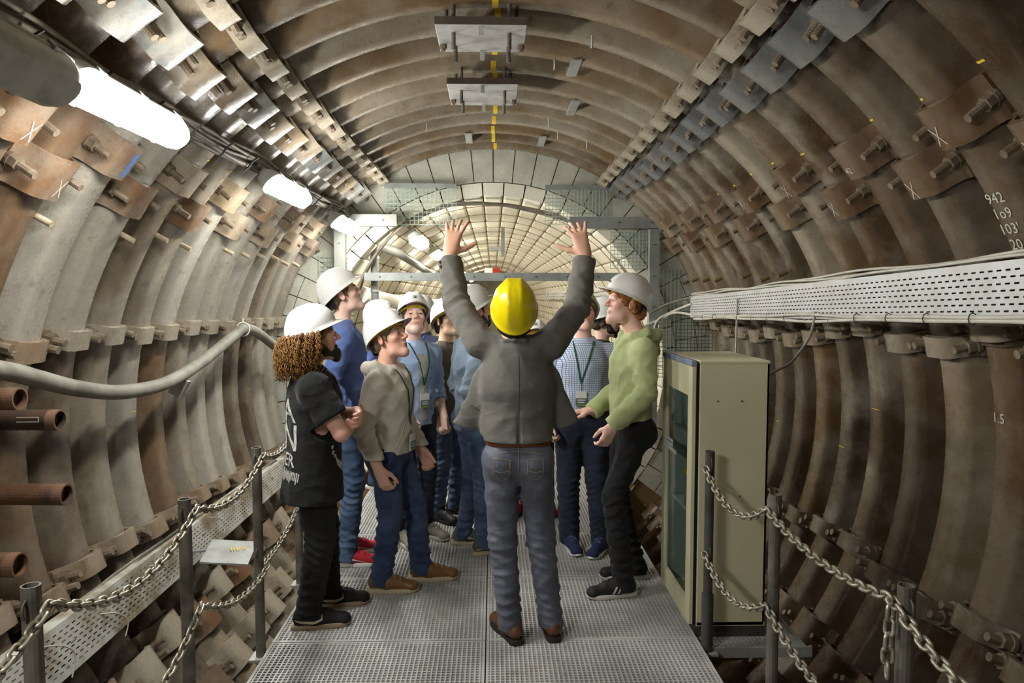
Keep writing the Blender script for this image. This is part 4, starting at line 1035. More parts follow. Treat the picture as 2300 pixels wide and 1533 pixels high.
def checks():
    t = NT('check_shirt'); p = t.objpos(); sx = t.add('ShaderNodeSeparateXYZ'); t.link(p, sx.inputs[0])
    def lines(o, per, w_): return t.math('LESS_THAN', t.math('FRACT', t.math('MULTIPLY', o, 1 / per), 0), w_)
    l1 = lines(t.math('ADD', sx.outputs[0], t.math('MULTIPLY', sx.outputs[1], .5)), .0135, .2); l2 = lines(sx.outputs[2], .0135, .2)
    f = t.math('MAXIMUM', l1, l2); c = t.mix(t.math('MULTIPLY', f, .85), srgb(.82, .87, .95), srgb(.24, .30, .46)); t.col(c); t.rough(.85, 0, .2); return t.m
def skin_mat():
    t = NT('skin'); a = t.add('ShaderNodeAttribute', attribute_name='Col'); t.col(a.outputs['Color']); t.rough(.5, 0, .35)
    t.b.inputs['Subsurface Weight'].default_value = .08; t.b.inputs['Subsurface Radius'].default_value = (.01, .004, .002); return t.m
M_SKIN = skin_mat()
def hair_mat(name, c, c2):
    if name in _mc: return _mc[name]
    t = NT(name); p = t.objpos(); f = t.noise(t.scale(p, (1, 1, .35)), 160, 3); t.col(t.mix(t.ramp(f, .35, .65), c, c2)); t.rough(.5, 0, .4); t.bump(f, .5, .003); _mc[name] = t.m; return t.m
H_BROWN = hair_mat('brown_hair', srgb(.20, .15, .11), srgb(.34, .26, .19)); H_DARK = hair_mat('dark_hair', srgb(.10, .08, .07), srgb(.2, .16, .13))
H_GINGER = hair_mat('ginger_hair', srgb(.42, .25, .12), srgb(.66, .43, .22)); H_CURL = hair_mat('auburn_curly_hair', srgb(.30, .19, .09), srgb(.62, .44, .20)); H_FAIR = hair_mat('fair_brown_hair', srgb(.36, .29, .21), srgb(.52, .44, .34))
JEAN = cloth('blue_denim', srgb(.15, .20, .32), srgb(.32, .39, .52), 6, .85, .8); JEAN2 = cloth('mid_blue_denim', srgb(.20, .27, .39), srgb(.42, .50, .61), 6, .85, .8)
JEANG = cloth('grey_waxed_denim', srgb(.28, .29, .33), srgb(.44, .46, .51), 6, .6, .8); JEANK = cloth('black_denim', srgb(.075, .075, .08), srgb(.14, .14, .145), 6, .85); CHINO = cloth('navy_trousers', srgb(.13, .145, .20), srgb(.22, .25, .34), 6, .8)
GREEN_LAN = plain('green_lanyard', srgb(.10, .33, .24), .6)

def make_person(label, x, y, rz, s=1.0, gir=1.0, skin=(.80, .62, .53), h=.0068, head_yaw=0, head_pitch=.35, roll=0, lean=0.0, leanx=0.0, J=None, top=None, trousers=None, shoes=None, hair=None, helmet='white', lanyard=None, beard=None, stub=0, detail=True, hands=None, feet=None, hair_style='short', head_off=(0, 0, 0)):
    root = thing('person', label, 'person', (x, y, 0), rz); P = {}
    lz = lambda X, Y_, Z: V3(X + leanx * max(0, Z - .95) , Y_ + lean * max(0, Z - .95), Z) * V3(s, s, s)
    P['pel'] = lz(0, 0, .96); P['wai'] = lz(0, .005, 1.10); P['che'] = lz(0, 0, 1.30); P['nb'] = lz(0, -.022, 1.475)
    for sd, n in ((-1, 'L'), (1, 'R')):
        P['sh' + n] = lz(sd * .176 * (1 + (gir - 1) * .5), -.012, 1.385); P['el' + n] = lz(sd * .225, -.045, 1.13); P['wr' + n] = lz(sd * .225, .06, .90)
        P['hip' + n] = lz(sd * .088, 0, .91); P['kn' + n] = V3(sd * .10, .025, .50) * s; P['an' + n] = V3(sd * .105, -.02, .09)
    for k, v in (J or {}).items(): P[k] = V3(*v)
    M = head_frame(head_yaw, head_pitch, roll); hc = P['nb'] + V3(*head_off) + V3(lean * .12, 0, 0) * 0 + V3(0, .045 - .07 * head_pitch, .168) ; hc = hc + V3(0, lean * .15, 0); P['hc'] = hc
    HP = lambda a, b, c: hc + M @ V3(a, b, c)
    # ---------------- body: one continuous skin mesh
    b = SDF(); fy = (V3(0, 1, 0), .72); g = gir
    b.cone(P['nb'] + V3(0, .0, -.03), HP(0, -.028, -.055), .056, .054, .03).cone(P['pel'], P['wai'], .12 * g, .115 * g, .04, fy).cone(P['wai'], P['che'], .115 * g, .13 * g, .04, fy).cone(P['che'], P['nb'] - V3(0, 0, .06), .13, .08, .04, fy)
    for n in 'LR':
        b.cone(P['nb'] - V3(0, 0, .05), P['sh' + n], .05, .052, .04).cone(P['sh' + n], P['el' + n], .050, .040, .03).cone(P['el' + n], P['wr' + n], .040 if s > .8 else .038, .027, .015)
        mid = P['el' + n] * .7 + P['wr' + n] * .3; b.ell(mid, (.036, .036, .036), None, .03)
        b.cone(P['hip' + n], P['kn' + n], .072, .05, .04).cone(P['kn' + n], P['an' + n], .046, .034, .02)
        hd = dict(D=unit(P['wr' + n] - P['el' + n]), N=V3(-1 if n == 'R' else 1, .1, 0), side=1 if n == 'R' else -1, curl=(1.2, 1.25, 1.3, 1.35)); hd.update((hands or {}).get(n, {}))
        Dd = np.asarray(hd['D'], float); hand(b, P['wr' + n] + unit(Dd) * .012, Dd, np.asarray(hd['N'], float), hd['side'], hd['curl'], hd.get('spread', .08), hd.get('thumb', (.35, 1.0)), hd.get('s', 1.0))
    head(b, hc, M, 1.0)
    me = b.mesh('body', M_SKIN, h)
    co = np.empty(len(me.vertices) * 3, F32); me.vertices.foreach_get('co', co); co = co.reshape(-1, 3); q = (co - hc) @ M
    col = np.tile(np.array(srgb(*skin), F32), (len(co), 1)); near = np.linalg.norm(q, axis=1) < .17
    def blend(mask, c, a): 
        w_ = (mask * a)[:, None].astype(F32); col[:] = col * (1 - w_) + np.array(srgb(*c), F32) * w_
    gs = lambda cx, cy, cz, rx, ry, rz_: np.exp(-(((np.abs(q[:, 0]) - cx) / rx) ** 2 + ((q[:, 1] - cy) / ry) ** 2 + ((q[:, 2] - cz) / rz_) ** 2)) * near
    blend(np.minimum(1, 1.6 * gs(0, .094, -.066, .020, .02, .0075)), (skin[0] * .86, skin[1] * .66, skin[2] * .66), .8)
    blend(gs(.045, .07, -.03, .03, .04, .025), (skin[0] * 1.0, skin[1] * .84, skin[2] * .82), .5); blend(gs(.0, .115, -.028, .02, .02, .02), (skin[0], skin[1] * .82, skin[2] * .80), .5)
    blend(gs(.08, -.01, 0, .012, .03, .04), (skin[0] * .98, skin[1] * .8, skin[2] * .76), .5)
    hc_ = {'brown': (.25, .19, .15), 'dark': (.12, .10, .09), 'ginger': (.55, .36, .2), 'fair': (.42, .34, .26)}.get((hair or ('brown',))[0], (.25, .19, .15))
    blend(np.minimum(1, 1.5 * gs(.034, .085, .027, .018, .02, .0048)), hc_, .8)
    blend(np.minimum(1, 1.4 * gs(.032, .09, -.0015, .017, .015, .010)), (skin[0] * .62, skin[1] * .55, skin[2] * .52), .35)
    if stub: blend(((q[:, 2] < -.04) & (q[:, 1] > .0) & near & (q[:, 2] > -.14)).astype(F32), (hc_[0] + .1, hc_[1] + .1, hc_[2] + .1), stub)
    at = me.color_attributes.new('Col', 'FLOAT_COLOR', 'POINT'); at.data.foreach_set('color', col.ravel())
    body = link('body', me, root)
    if detail:
        for sx in (-1, 1):
            p = HP(sx * .032, .0785, .0005); o = link('eye', EYE, root, Vector(p)); o.rotation_mode = 'QUATERNION'
            o.rotation_quaternion = Matrix([[-M[i][0], M[i][2], M[i][1]] for i in range(3)]).to_quaternion(); o.scale = (1.1, .52, 1)
    # ---------------- clothing
    tp = dict(kind='long', mat=JEAN, infl=.016, hem=.86, sleeve=1.0, amp=.004); tp.update(top or {}); inf = tp['infl']; t = SDF(); hem = tp['hem'] * s; fyc = (V3(0, 1, 0), tp.get('flat', .74))
    hw = tp.get('hemw', 1.0); hpx = P['pel'] + (P['wai'] - P['pel']) * ((hem - P['pel'][2]) / max(.05, P['wai'][2] - P['pel'][2])); hpx[2] = hem - .03
    t.cone(hpx, P['wai'], (.142 * g + inf) * hw, .132 * g + inf, .05, fyc).cone(P['wai'], P['che'], .132 * g + inf, .150 * (1 + (g - 1) * .6) + inf, .05, fyc).cone(P['che'], P['nb'] - V3(0, 0, .085), .150 + inf, .088 + inf * .5, .05, fyc)
    t.cone(P['nb'] - V3(0, 0, .06), P['nb'] + V3(0, 0, -.022), .072, .064, .025)
    for n in 'LR':
        A, E_, W_2 = P['sh' + n], P['el' + n], P['wr' + n]
        t.cone(P['nb'] - V3(0, .005, .050), A, .050 + inf * .4, .053 + inf * .6, .045)
        if tp['sleeve'] >= 1:
            r1, r2, r3 = .056 + inf * .7, .047 + inf * .8, .034 + inf * .85
            t.cone(A, E_, r1, r2, .03).cone(E_, W_2 + unit(W_2 - E_) * (tp.get('cuff', .012) + .04), r2, r3, .012).cut(W_2 + unit(W_2 - E_) * tp.get('cuff', .012), W_2 - E_, .1)
            t.fold(E_, unit(W_2 - A), .10, tp['amp'] * 1.5, 95, rnd.random() * 6).fold(A * .5 + E_ * .5, E_ - A, .10, tp['amp'], 60, rnd.random() * 6).fold(W_2 * .65 + E_ * .35, W_2 - E_, .09, tp['amp'], 75, rnd.random() * 6)
        else:
            q_ = A + (E_ - A) * tp['sleeve']; t.cone(A, A + (E_ - A) * (tp['sleeve'] + .05), .060 + inf * .8, .062 + inf * .8, .03).cut(q_, E_ - A, .125)
    t.cut(hpx + V3(0, 0, .03), (0, 0, -1), .38)
    t.fold(P['wai'], (0.15, .1, 1), .2, tp['amp'], 42, rnd.random() * 6).fold(P['che'] - V3(0, 0, .05), (.6, .1, 1), .2, tp['amp'] * .8, 38, rnd.random() * 6)
    kd = tp['kind']
    if kd == 'hoodie':
        ring_ = [P['nb'] + V3(*v) for v in ((-.035, .105, -.06), (-.085, .06, -.015), (-.105, -.02, .012), (-.07, -.085, -.0), (0, -.11, -.012), (.07, -.085, -.0), (.105, -.02, .012), (.085, .06, -.015), (.035, .105, -.06))]
        t.chain(ring_, [.022, .026, .030, .038, .042, .038, .030, .026, .022], .02).cone(P['nb'] + V3(0, -.10, -.03), P['nb'] + V3(0, -.125, -.10), .045, .03, .03, (V3(0, 1, 0), .6)).ell(P['nb'] + V3(0, -.02, .055), (.065, .075, .05), None, .01, True)
        t.cone(hpx + V3(-.12, 0, .05), hpx + V3(.12, 0, .05), .02, .02, .02)
    if kd in ('shirt', 'blazer'):
        ring_ = [P['nb'] + V3(*v) for v in ((-.02, .075, -.045), (-.06, .055, -.012), (-.073, 0, .012), (-.05, -.055, .02), (0, -.068, .024), (.05, -.055, .02), (.073, 0, .012), (.06, .055, -.012), (.02, .075, -.045))]
        t.chain(ring_, [.012] * 9, .008)
    for a_, b_, r_, r2_ in tp.get('extra', ()): t.cone(V3(*a_), V3(*b_), r_, r2_, .05, (V3(0, 1, 0), .5))
    for c_, n_, rd in tp.get('cuts', ()): t.cut(c_, n_, rd)
    for a_, b_, r_ in tp.get('slits', ()): t.cone(V3(*a_), V3(*b_), r_, r_, .006, (V3(1, 0, 0), .25), True)
    tname = {'long': 'sweater', 'tee': 'tshirt', 'hoodie': 'hoodie', 'shirt': 'shirt', 'blazer': 'blazer', 'jacket': 'jacket'}[kd]
    tm = t.mesh(tname, tp['mat'], tp.get('h', .0068), tp['amp'], 16, int(x * 100) % 97); to = link(tname, tm, root)
    tr_ = SDF(); tm_ = dict(mat=JEAN, r=(.090, .068, .056), amp=.004, hem=.035); tm_.update(trousers or {}); r = tm_['r']
    tr_.cone(P['hipL'] + V3(0, -.01, .0), P['hipR'] + V3(0, -.01, .0), .092 * g, .092 * g, .04).cone(P['pel'] + V3(0, 0, -.02), P['pel'] + V3(0, 0, .09), .138 * g, .128 * g, .04, fy)
    for sx in (-1, 1): tr_.ell((P['hipL'] if sx < 0 else P['hipR']) + V3(0, -.055, -.015), (.078, .075, .09), None, .04)
    for n in 'LR':
        H_, K_, A_ = P['hip' + n], P['kn' + n], P['an' + n]
        tr_.cone(H_ - V3(0, 0, .03), K_, r[0] * g ** .5, r[1], .03).cone(K_, A_ + V3(0, -.004, -.05), r[1], r[2], .02)
        tr_.fold(K_ - V3(0, .03, .05), (.05, .25, 1), .13, tm_['amp'] * 1.15, 125, rnd.random() * 6).fold(A_ + V3(0, 0, .08), (.1, .1, 1), .11, tm_['amp'] * 1.2, 135, rnd.random() * 6).fold((K_ + A_) / 2, (-.1, .2, 1), .12, tm_['amp'] * .7, 110, rnd.random() * 6).fold(H_ + (K_ - H_) * .35, (.5 if n == 'L' else -.5, 0, 1), .13, tm_['amp'], 45, rnd.random() * 6)
        tr_.cut((A_[0], A_[1], tm_['hem']), (0, -.15, -1), .11)
    tr_.cut(P['pel'] + V3(0, 0, .075), (0, 0, 1), .3)
    trm = tr_.mesh('trousers', tm_['mat'], tm_.get('h', .0070), tm_['amp'] * .7, 20, int(y * 100) % 89); tro = link('trousers', trm, root)
    # ---------------- shoes
    sh = dict(mat=M_BLACK, sole=M_WHITE, lace=M_WHITE, deco=None, decomat=M_WHITE); sh.update(shoes or {})
    for n, sx in (('L', -1), ('R', 1)):
        A_ = P['an' + n]; yaw = (feet or {}).get(n, sx * -.18)
        so = link('shoe', SH_UP, root, (A_[0], A_[1] + .012, 0), (0, 0, yaw)); objmat(so, [sh['mat']])
        o = link('sole', SH_SO, so); objmat(o, [sh['sole']]); o = link('laces', SH_LA, so); objmat(o, [sh['lace']])
        for dm in (SH_DE[sh['deco']] if sh['deco'] else ()): o = link('side_mark', dm, so); objmat(o, [sh['decomat']])
    # ---------------- hair
    if hair:
        hs = SDF(); hs.ell(HP(0, -.018, .030), (.083, .101, .092), M, .01)
        if hair_style == 'short': hs.cone(HP(-.035, -.075, -.03), HP(.035, -.075, -.03), .034, .034, .03).cone(HP(-.076, .016, .01), HP(-.074, .022, -.02), .010, .006, .01).cone(HP(.076, .016, .01), HP(.074, .022, -.02), .010, .006, .01)
        if hair_style == 'full':
            hs.cone(HP(-.04, -.085, -.045), HP(.04, -.085, -.045), .040, .040, .03).cone(HP(-.07, .01, .03), HP(-.075, -.04, -.04), .022, .022, .02).cone(HP(.07, .01, .03), HP(.075, -.04, -.04), .022, .022, .02).cone(HP(-.06, .07, .052), HP(.06, .07, .052), .022, .022, .02)
            for sx in (-1, 1): hs.cone(HP(sx * .066, .05, .04), HP(sx * .074, .022, .0), .018, .012, .02)
        for sx in (-1, 1): hs.ell(HP(sx * .084, -.008, -.004), (.012, .018, .030), M, .004, True)
        hs.ell(HP(0, .115, -.03), (.058, .066, .095), M, .012, True)
        hm = hs.mesh('hair', hair[1], .0062, .0035 if hair_style == 'short' else .008, 90, 3); link('hair', hm, root)
    if beard:
        bs = SDF(); bs.cone(HP(-.05, .02, -.075), HP(0, .072, -.105), .024, .026, .03).cone(HP(.05, .02, -.075), HP(0, .072, -.105), .024, .026, .03).cone(HP(-.064, .006, -.03), HP(-.05, .02, -.08), .014, .022, .02).cone(HP(.064, .006, -.03), HP(.05, .02, -.08), .014, .022, .02)
        bs.cone(HP(-.026, .086, -.062), HP(.026, .086, -.062), .010, .010, .01).cone(HP(0, .078, -.10), HP(0, .080, -.10 - beard[1]), .030, .016, .02).ell(HP(0, .105, -.068), (.019, .02, .006), M, .006, True)
        bm_ = bs.mesh('beard', beard[0], .0058, .003, 120, 5); link('beard', bm_, root)
    # ---------------- helmet
    if helmet:
        hm_ = M_HW if helmet == 'white' else M_HY
        Mr = Matrix([list(M[i]) for i in range(3)]); ho = link('hard_hat', HM[0], root, Vector(HP(0, -.004, -.002))); ho.rotation_mode = 'QUATERNION'; ho.rotation_quaternion = (Mr @ Euler((.10, 0, 0)).to_matrix()).to_quaternion(); objmat(ho, [hm_])
        link('headband', HM[1], ho); link('nape_strap', HM[2], ho)
        if helmet == 'white': link('emblem', HM[3], ho, (0, .128, .098), (-.72, 0, 0))
    # ---------------- lanyard with badge
    if lanyard:
        bv = BVHTree.FromObject(to, bpy.context.evaluated_depsgraph_get()) if False else BVHTree.FromPolygons([v.co for v in tm.vertices], [p.vertices for p in tm.polygons])
        low = lanyard.get('z', 1.12) * s; lx = lanyard.get('x', 0.0); out_ = []
        for sx in (-1, 1):
            pts = []
            for u in np.linspace(0, 1, 12):
                X_ = (sx * .068 * (1 - u) + lx * u) + P['nb'][0] * (1 - u) + P['che'][0] * u; Z_ = (P['nb'][2] - .005) * (1 - u) + low * u
                hit = bv.ray_cast(Vector((X_, P['che'][1] + .6, Z_)), Vector((0, -1, 0)))
                pts.append(hit[0] + Vector((0, .004, 0)) if hit[0] else Vector((X_, P['nb'][1] + .05, Z_)))
            pts = [Vector(P['nb'] + V3(0, -.075, .012)), Vector(P['nb'] + V3(sx * .05, -.05, .015))] + pts; out_.append(pts)
        ln = None
        for pts in out_:
            mb = MB(); mb.sheet([[p + Vector((-.006, 0, 0)), p + Vector((.006, 0, 0))] for p in pts]); mb.sheet([[p + Vector((-.006, -.002, 0)), p + Vector((.006, -.002, 0))] for p in pts]); o = mb.build('lanyard', lanyard.get('mat', GREEN_LAN), root); ln = o
        if lanyard.get('badge', True):
            p = out_[0][-1]; MB().tube([p, p + Vector((0, .002, -.045))], .004, 6).build('clip', M_GALV, ln)
            bd = MB().box(p + Vector((0, .006, -.10)), (.072, .004, .095)).build('badge', M_WHITE, ln)
            mb = MB(); mb.box(p + Vector((0, .0085, -.118)), (.072, .002, .045)); o = mb.build('badge_print', plain('badge_grey', srgb(.42, .48, .44), .5), ln)
            for dz, w_ in ((-.108, .05), (-.122, .042)): MB().box(p + Vector((0, .0098, dz)), (w_, .001, .006)).build('badge_line', M_WHITE, ln)
            MB().box(p + Vector((0, .0085, -.144)), (.072, .002, .007)).build('badge_stripe', plain('badge_green', srgb(.55, .66, .25), .5), ln)
    return root, P, dict(top=tm, trousers=trm)
def bvh_of(me): return BVHTree.FromPolygons([v.co for v in me.vertices], [p.vertices for p in me.polygons])
def band_on(me, c, z0, z1, off, name, mat, root, a0=0, a1=2 * PI, n=40, tilt=0):
    bv = bvh_of(me); rows = [[], []]
    for a in np.linspace(a0, a1, n):
        d = Vector((math.sin(a), math.cos(a), 0))
        for i, z in enumerate((z0, z1)):
            o = Vector((c[0], c[1], z + tilt * math.cos(a))); hit = bv.ray_cast(o + d * .5, -d)
            p = hit[0] if hit[0] else o + d * .13
            rows[i].append(p + d * off)
    inn = [[p - Vector((p.x - c[0], p.y - c[1], 0)).normalized() * .006 for p in r] for r in rows]
    mb = MB(); mb.sheet([inn[0], rows[0], rows[1], inn[1]], True); return mb.build(name, mat, root)
def line_on(bv, pts, dirv, r, name, mat, root, off=.001):
    out_ = []; d = Vector(dirv)
    for p in pts:
        hit = bv.ray_cast(Vector(p) - d * .5, d)
        if hit[0]: out_.append(hit[0] - d * off)
    if len(out_) > 1: return MB().tube(out_, r, 4).build(name, mat, root)
M_HW = plain('white_helmet_plastic', srgb(.91, .91, .89), .25); M_HY = plain('yellow_helmet_plastic', srgb(.90, .82, .05), .25)
# ================================================================ the group
BLZ = cloth('grey_wool_blazer', srgb(.39, .385, .36), srgb(.47, .46, .43), 12, .95, .6, .5, 420)
BROWNLEATHER = plain('brown_leather', srgb(.38, .25, .16), .45, 0, srgb(.26, .17, .11), 14, .6)
TANL = plain('tan_leather', srgb(.52, .37, .19), .45, 0, srgb(.42, .28, .14), 18, .6); CREAMSOLE = plain('cream_sole', srgb(.80, .75, .62), .6); TAUPE = plain('taupe_lace', srgb(.68, .58, .45), .8)
DARKSOLE = plain('dark_sole', srgb(.14, .10, .08), .7); GSOLE = plain('beige_sole', srgb(.62, .54, .45), .7)
# --- guide with both arms raised
G0 = (.12, 3.45)
gl = lambda x, y, z: (x - G0[0], y - G0[1], z)
root, P, mm = make_person('man in grey blazer and yellow helmet raising both arms, back to the viewer', G0[0], G0[1], 0, .998, 1.0, (.86, .67, .57), .006, 0, .50, 0, -.02, -.04,
    J=dict(shL=gl(-.065, 3.46, 1.475), elL=gl(-.185, 3.60, 1.665), wrL=gl(-.225, 3.70, 1.905), shR=gl(.285, 3.46, 1.475), elR=gl(.425, 3.60, 1.645), wrR=gl(.475, 3.70, 1.905),
           hipL=(-.085, .0, .915), hipR=(.085, 0, .915), knL=(-.075, .02, .49), knR=(.115, .02, .49), anL=(-.035, -.01, .09), anR=(.17, .02, .09)),
    top=dict(kind='blazer', mat=BLZ, infl=.030, hem=1.005, hemw=1.12, amp=.0045, cuff=-.015, h=.0075, flat=.80,
             extra=[((-.15, .02, 1.30), (-.262, .05, 1.06), .06, .06), ((.15, .02, 1.30), (.250, .05, 1.06), .06, .06)], cuts=[((-.26, .05, 1.055), (-.35, 0, -1), .14), ((.25, .05, 1.06), (.35, 0, -1), .14)], slits=[((.0, -.16, .95), (.0, -.16, 1.14), .03)]),
    trousers=dict(mat=JEANG, amp=.0055, r=(.090, .074, .062), hem=.05, h=.0075), shoes=dict(mat=BROWNLEATHER, sole=DARKSOLE, lace=DARKSOLE), hair=('brown', H_BROWN), helmet='yellow',
    hands=dict(L=dict(D=(.16, .26, .94), N=(.05, .85, -.25), side=-1, curl=(.2, .3, .35, .3), spread=.28, thumb=(1.15, .35), s=1.16), R=dict(D=(-.22, .26, .94), N=(-.05, .85, -.25), side=1, s=1.16, curl=(.45, .4, .45, .2), spread=.30, thumb=(1.2, .3))),
    feet=dict(L=.42, R=.10), head_off=(0, .0, -.022))
bt = bvh_of(mm['trousers']); TAN = plain('tan_stitching', srgb(.62, .55, .42), .8)
band_on(mm['trousers'], (P['pel'][0], P['pel'][1]), .985, 1.022, .010, 'belt', plain('brown_belt', srgb(.50, .27, .13), .45), root)
cxp = P['pel'][0]
line_on(bt, [(cxp, -.3, z) for z in np.linspace(.985, .80, 14)], (0, 1, 0), .0022, 'seam', TAN, root)
for sx in (-1, 1):
    line_on(bt, [(cxp + sx * u, -.3, .958 + .006 * math.cos(u * 20)) for u in np.linspace(0, .125, 10)], (0, 1, 0), .002, 'seam', TAN, root)
    pk = [(.04, .925), (.115, .935), (.118, .85), (.08, .82), (.045, .84), (.04, .925)]
    pl = [];
    for i in range(5):
        for u in np.linspace(0, 1, 6): pl.append((cxp + sx * (pk[i][0] + (pk[i + 1][0] - pk[i][0]) * u), -.3, pk[i][1] + (pk[i + 1][1] - pk[i][1]) * u))
    line_on(bt, pl, (0, 1, 0), .0018, 'pocket_stitching', TAN, root)
    line_on(bt, [(cxp + sx * (.045 + u * .07), -.3, .865 + .02 * abs(u - .5)) for u in np.linspace(0, 1, 8)], (0, 1, 0), .0016, 'pocket_stitching', TAN, root)
bz = bvh_of(mm['top'])
line_on(bz, [(.0 + cxp * .2, -.5, z) for z in np.linspace(1.14, 1.42, 20)], (0, 1, 0), .0018, 'back_seam', cloth('dark_seam', srgb(.2, .2, .19)), root, -.0006)
line_on(bz, [(-.235 + u * .05, -.5, 1.175 - .012 * u * 2) for u in np.linspace(0, 1.4, 8)], (0, 1, 0), .004, 'pocket_flap', BLZ, root)
for k in range(2):
    p = Vector(P['wrL']) + (Vector(P['elL']) - Vector(P['wrL'])).normalized() * (.035 + .026 * k); hit = bz.ray_cast(p + Vector((-.3, -.22, 0)), Vector((.8, .6, 0)))
    if hit[0]: MB().tube([hit[0], hit[0] - Vector((.0035, .003, 0))], .008, 8).build('button', M_BLACK, root)

# --- long-haired man in the black T-shirt, arms crossed
TEE = cloth('black_cotton', srgb(.075, .078, .075), srgb(.10, .105, .10), 5, .95)
BL0 = (-.94, 3.70)
root, P, mm = make_person('man with long curly hair and beard in a black printed T-shirt, arms crossed', BL0[0], BL0[1], -72 * D2R, .895, 1.12, (.92, .72, .64), .006, -.02, .20, 0, .02, 0,
    J=dict(elR=(.225, .12, 1.02), wrR=(-.02, .195, 1.03), elL=(-.225, .12, 1.05), wrL=(.02, .225, 1.09), anL=(-.13, .08, .09), anR=(.10, -.05, .09), knL=(-.11, .06, .46), knR=(.10, .02, .46)),
    top=dict(kind='tee', mat=TEE, infl=.028, hem=.735, sleeve=.66, amp=.004, hemw=1.22, flat=.74), trousers=dict(mat=JEANK, r=(.105, .080, .066), amp=.006, hem=.085), shoes=dict(mat=plain('black_suede', srgb(.06, .06, .065), .8), sole=GSOLE, lace=M_BLACK, deco='swoosh', decomat=plain('beige_mark', srgb(.78, .73, .64), .6)),
    hair=('brown', H_CURL), hair_style='full', beard=(H_DARK, .035), lanyard=dict(z=1.2, badge=False),
    hands=dict(R=dict(D=(-1, .15, .05), N=(0, -1, 0), side=-1, curl=(.5, .5, .5, .5)), L=dict(D=(1, .0, -.1), N=(0, -1, 0), side=1, curl=(.5, .5, .5, .5))), feet=dict(L=-.12, R=-.12))
# curls
Mh = head_frame(-.02, .20); hc = P['hc']; rc_ = random.Random(3); mb = MB()
for i in range(780):
    a = rc_.uniform(1.2, 2 * PI - 1.2); lev = rc_.random(); rad = .092 + rc_.random() * .035; x_, y_ = rad * math.sin(a), rad * math.cos(a) * 1.05 - .03
    p = V3(*(hc + Mh @ V3(x_, y_, .045 - lev * .05))); L_2 = rc_.uniform(.10, .21); n_ = 22; ph = rc_.random() * 6; rr = rc_.uniform(.004, .009); pts = []; o_ = unit(V3(p[0] - hc[0], p[1] - hc[1], 0))
    for j in range(n_):
        u = j / (n_ - 1); c_ = p + V3(0, 0, -L_2 * u) + o_ * (.045 * math.sin(u * 2.4)) ; pts.append(tuple(c_ + V3(rr * math.cos(ph + u * 26), rr * math.sin(ph + u * 26), 0)))
    mb.tube(pts, [.0022] * (n_ - 2) + [.0018, .001], 3)
mb.build('curls', H_CURL, root)['kind'] = 'stuff'
# print on back and belly
bv = bvh_of(mm['top']); PRINT = cloth('white_screen_print', srgb(.80, .80, .77), srgb(.45, .45, .43), 60, .9, .9)
def print_on(body, size, x_, z_, dirv, sc=(1, 1)):
    me = text_mesh('print', body, size, PRINT, .001); d = Vector(dirv).normalized(); r_ = Vector((0, 0, 1)).cross(-d).normalized()
    bm = bmesh.new(); bm.from_mesh(me); bmesh.ops.triangulate(bm, faces=bm.faces); bmesh.ops.subdivide_edges(bm, edges=[e for e in bm.edges if e.calc_length() > .03], cuts=2)
    for v in bm.verts:
        q_ = r_ * (v.co.x * sc[0] + x_) + Vector((0, 0, z_ + v.co.y * sc[1])); hit = bv.ray_cast(q_ - d * .6, d); v.co = (hit[0] if hit[0] else q_ - d * .18) - d * .0035
    bm.to_mesh(me); bm.free(); return link('print', me, root)
bd = (-.45, 1, 0)
print_on('A', .17, .02, 1.12, bd, (1.1, 1)); print_on('N', .17, .025, .985, bd, (1.2, 1.1)); print_on('ER', .085, .03, .875, bd, (1.1, 1.1)); mb = MB(); rb = random.Random(5); dd = Vector(bd).normalized(); rr = Vector((0, 0, 1)).cross(-dd).normalized()
for k in range(15):       # illegible bottom line of the print
    u = -.05 + k * .0105; zz = .80 + rb.uniform(-.006, .006); hh_ = rb.uniform(.018, .03); q4 = []
    for du, dz in ((-.003, -hh_), (.003, -hh_), (.0045, hh_), (-.002, hh_)):
        hit = bv.ray_cast(rr * (u + du + .02) + Vector((0, 0, zz + dz)) - dd * .6, dd); q4.append((hit[0] if hit[0] else Vector((0, 0, 0))) - dd * .0035)
    mb._add(q4, [(0, 1, 2, 3)])
mb.build('print', PRINT, root)
mb = MB(); fd = Vector((-.75, -.8, 0)).normalized()
for (cx_, cz_, r_) in ((.0, .91, .0), (0, 0, 0)): pass
def blot(pts):
    r_ = Vector((0, 0, 1)).cross(-fd).normalized(); o_ = []
    for u, z_ in pts:
        hit = bv.ray_cast(r_ * u + Vector((0, 0, z_)) - fd * .6, fd); o_.append((hit[0] if hit[0] else r_ * u + Vector((0, 0, z_)) - fd * .2) - fd * .004)
    mb._add(o_, [tuple(range(len(o_)))])
for k in range(26):
    u = -.06 + .13 * (k / 25); zc_ = .93 - .10 * math.sin(k / 25 * PI * .8) + rc_.uniform(-.012, .012); s_ = rc_.uniform(.006, .014); blot([(u + s_ * math.cos(a), zc_ + s_ * 1.3 * math.sin(a)) for a in np.linspace(0, 2 * PI, 6)[:-1]])
mb.build('print', PRINT, root)

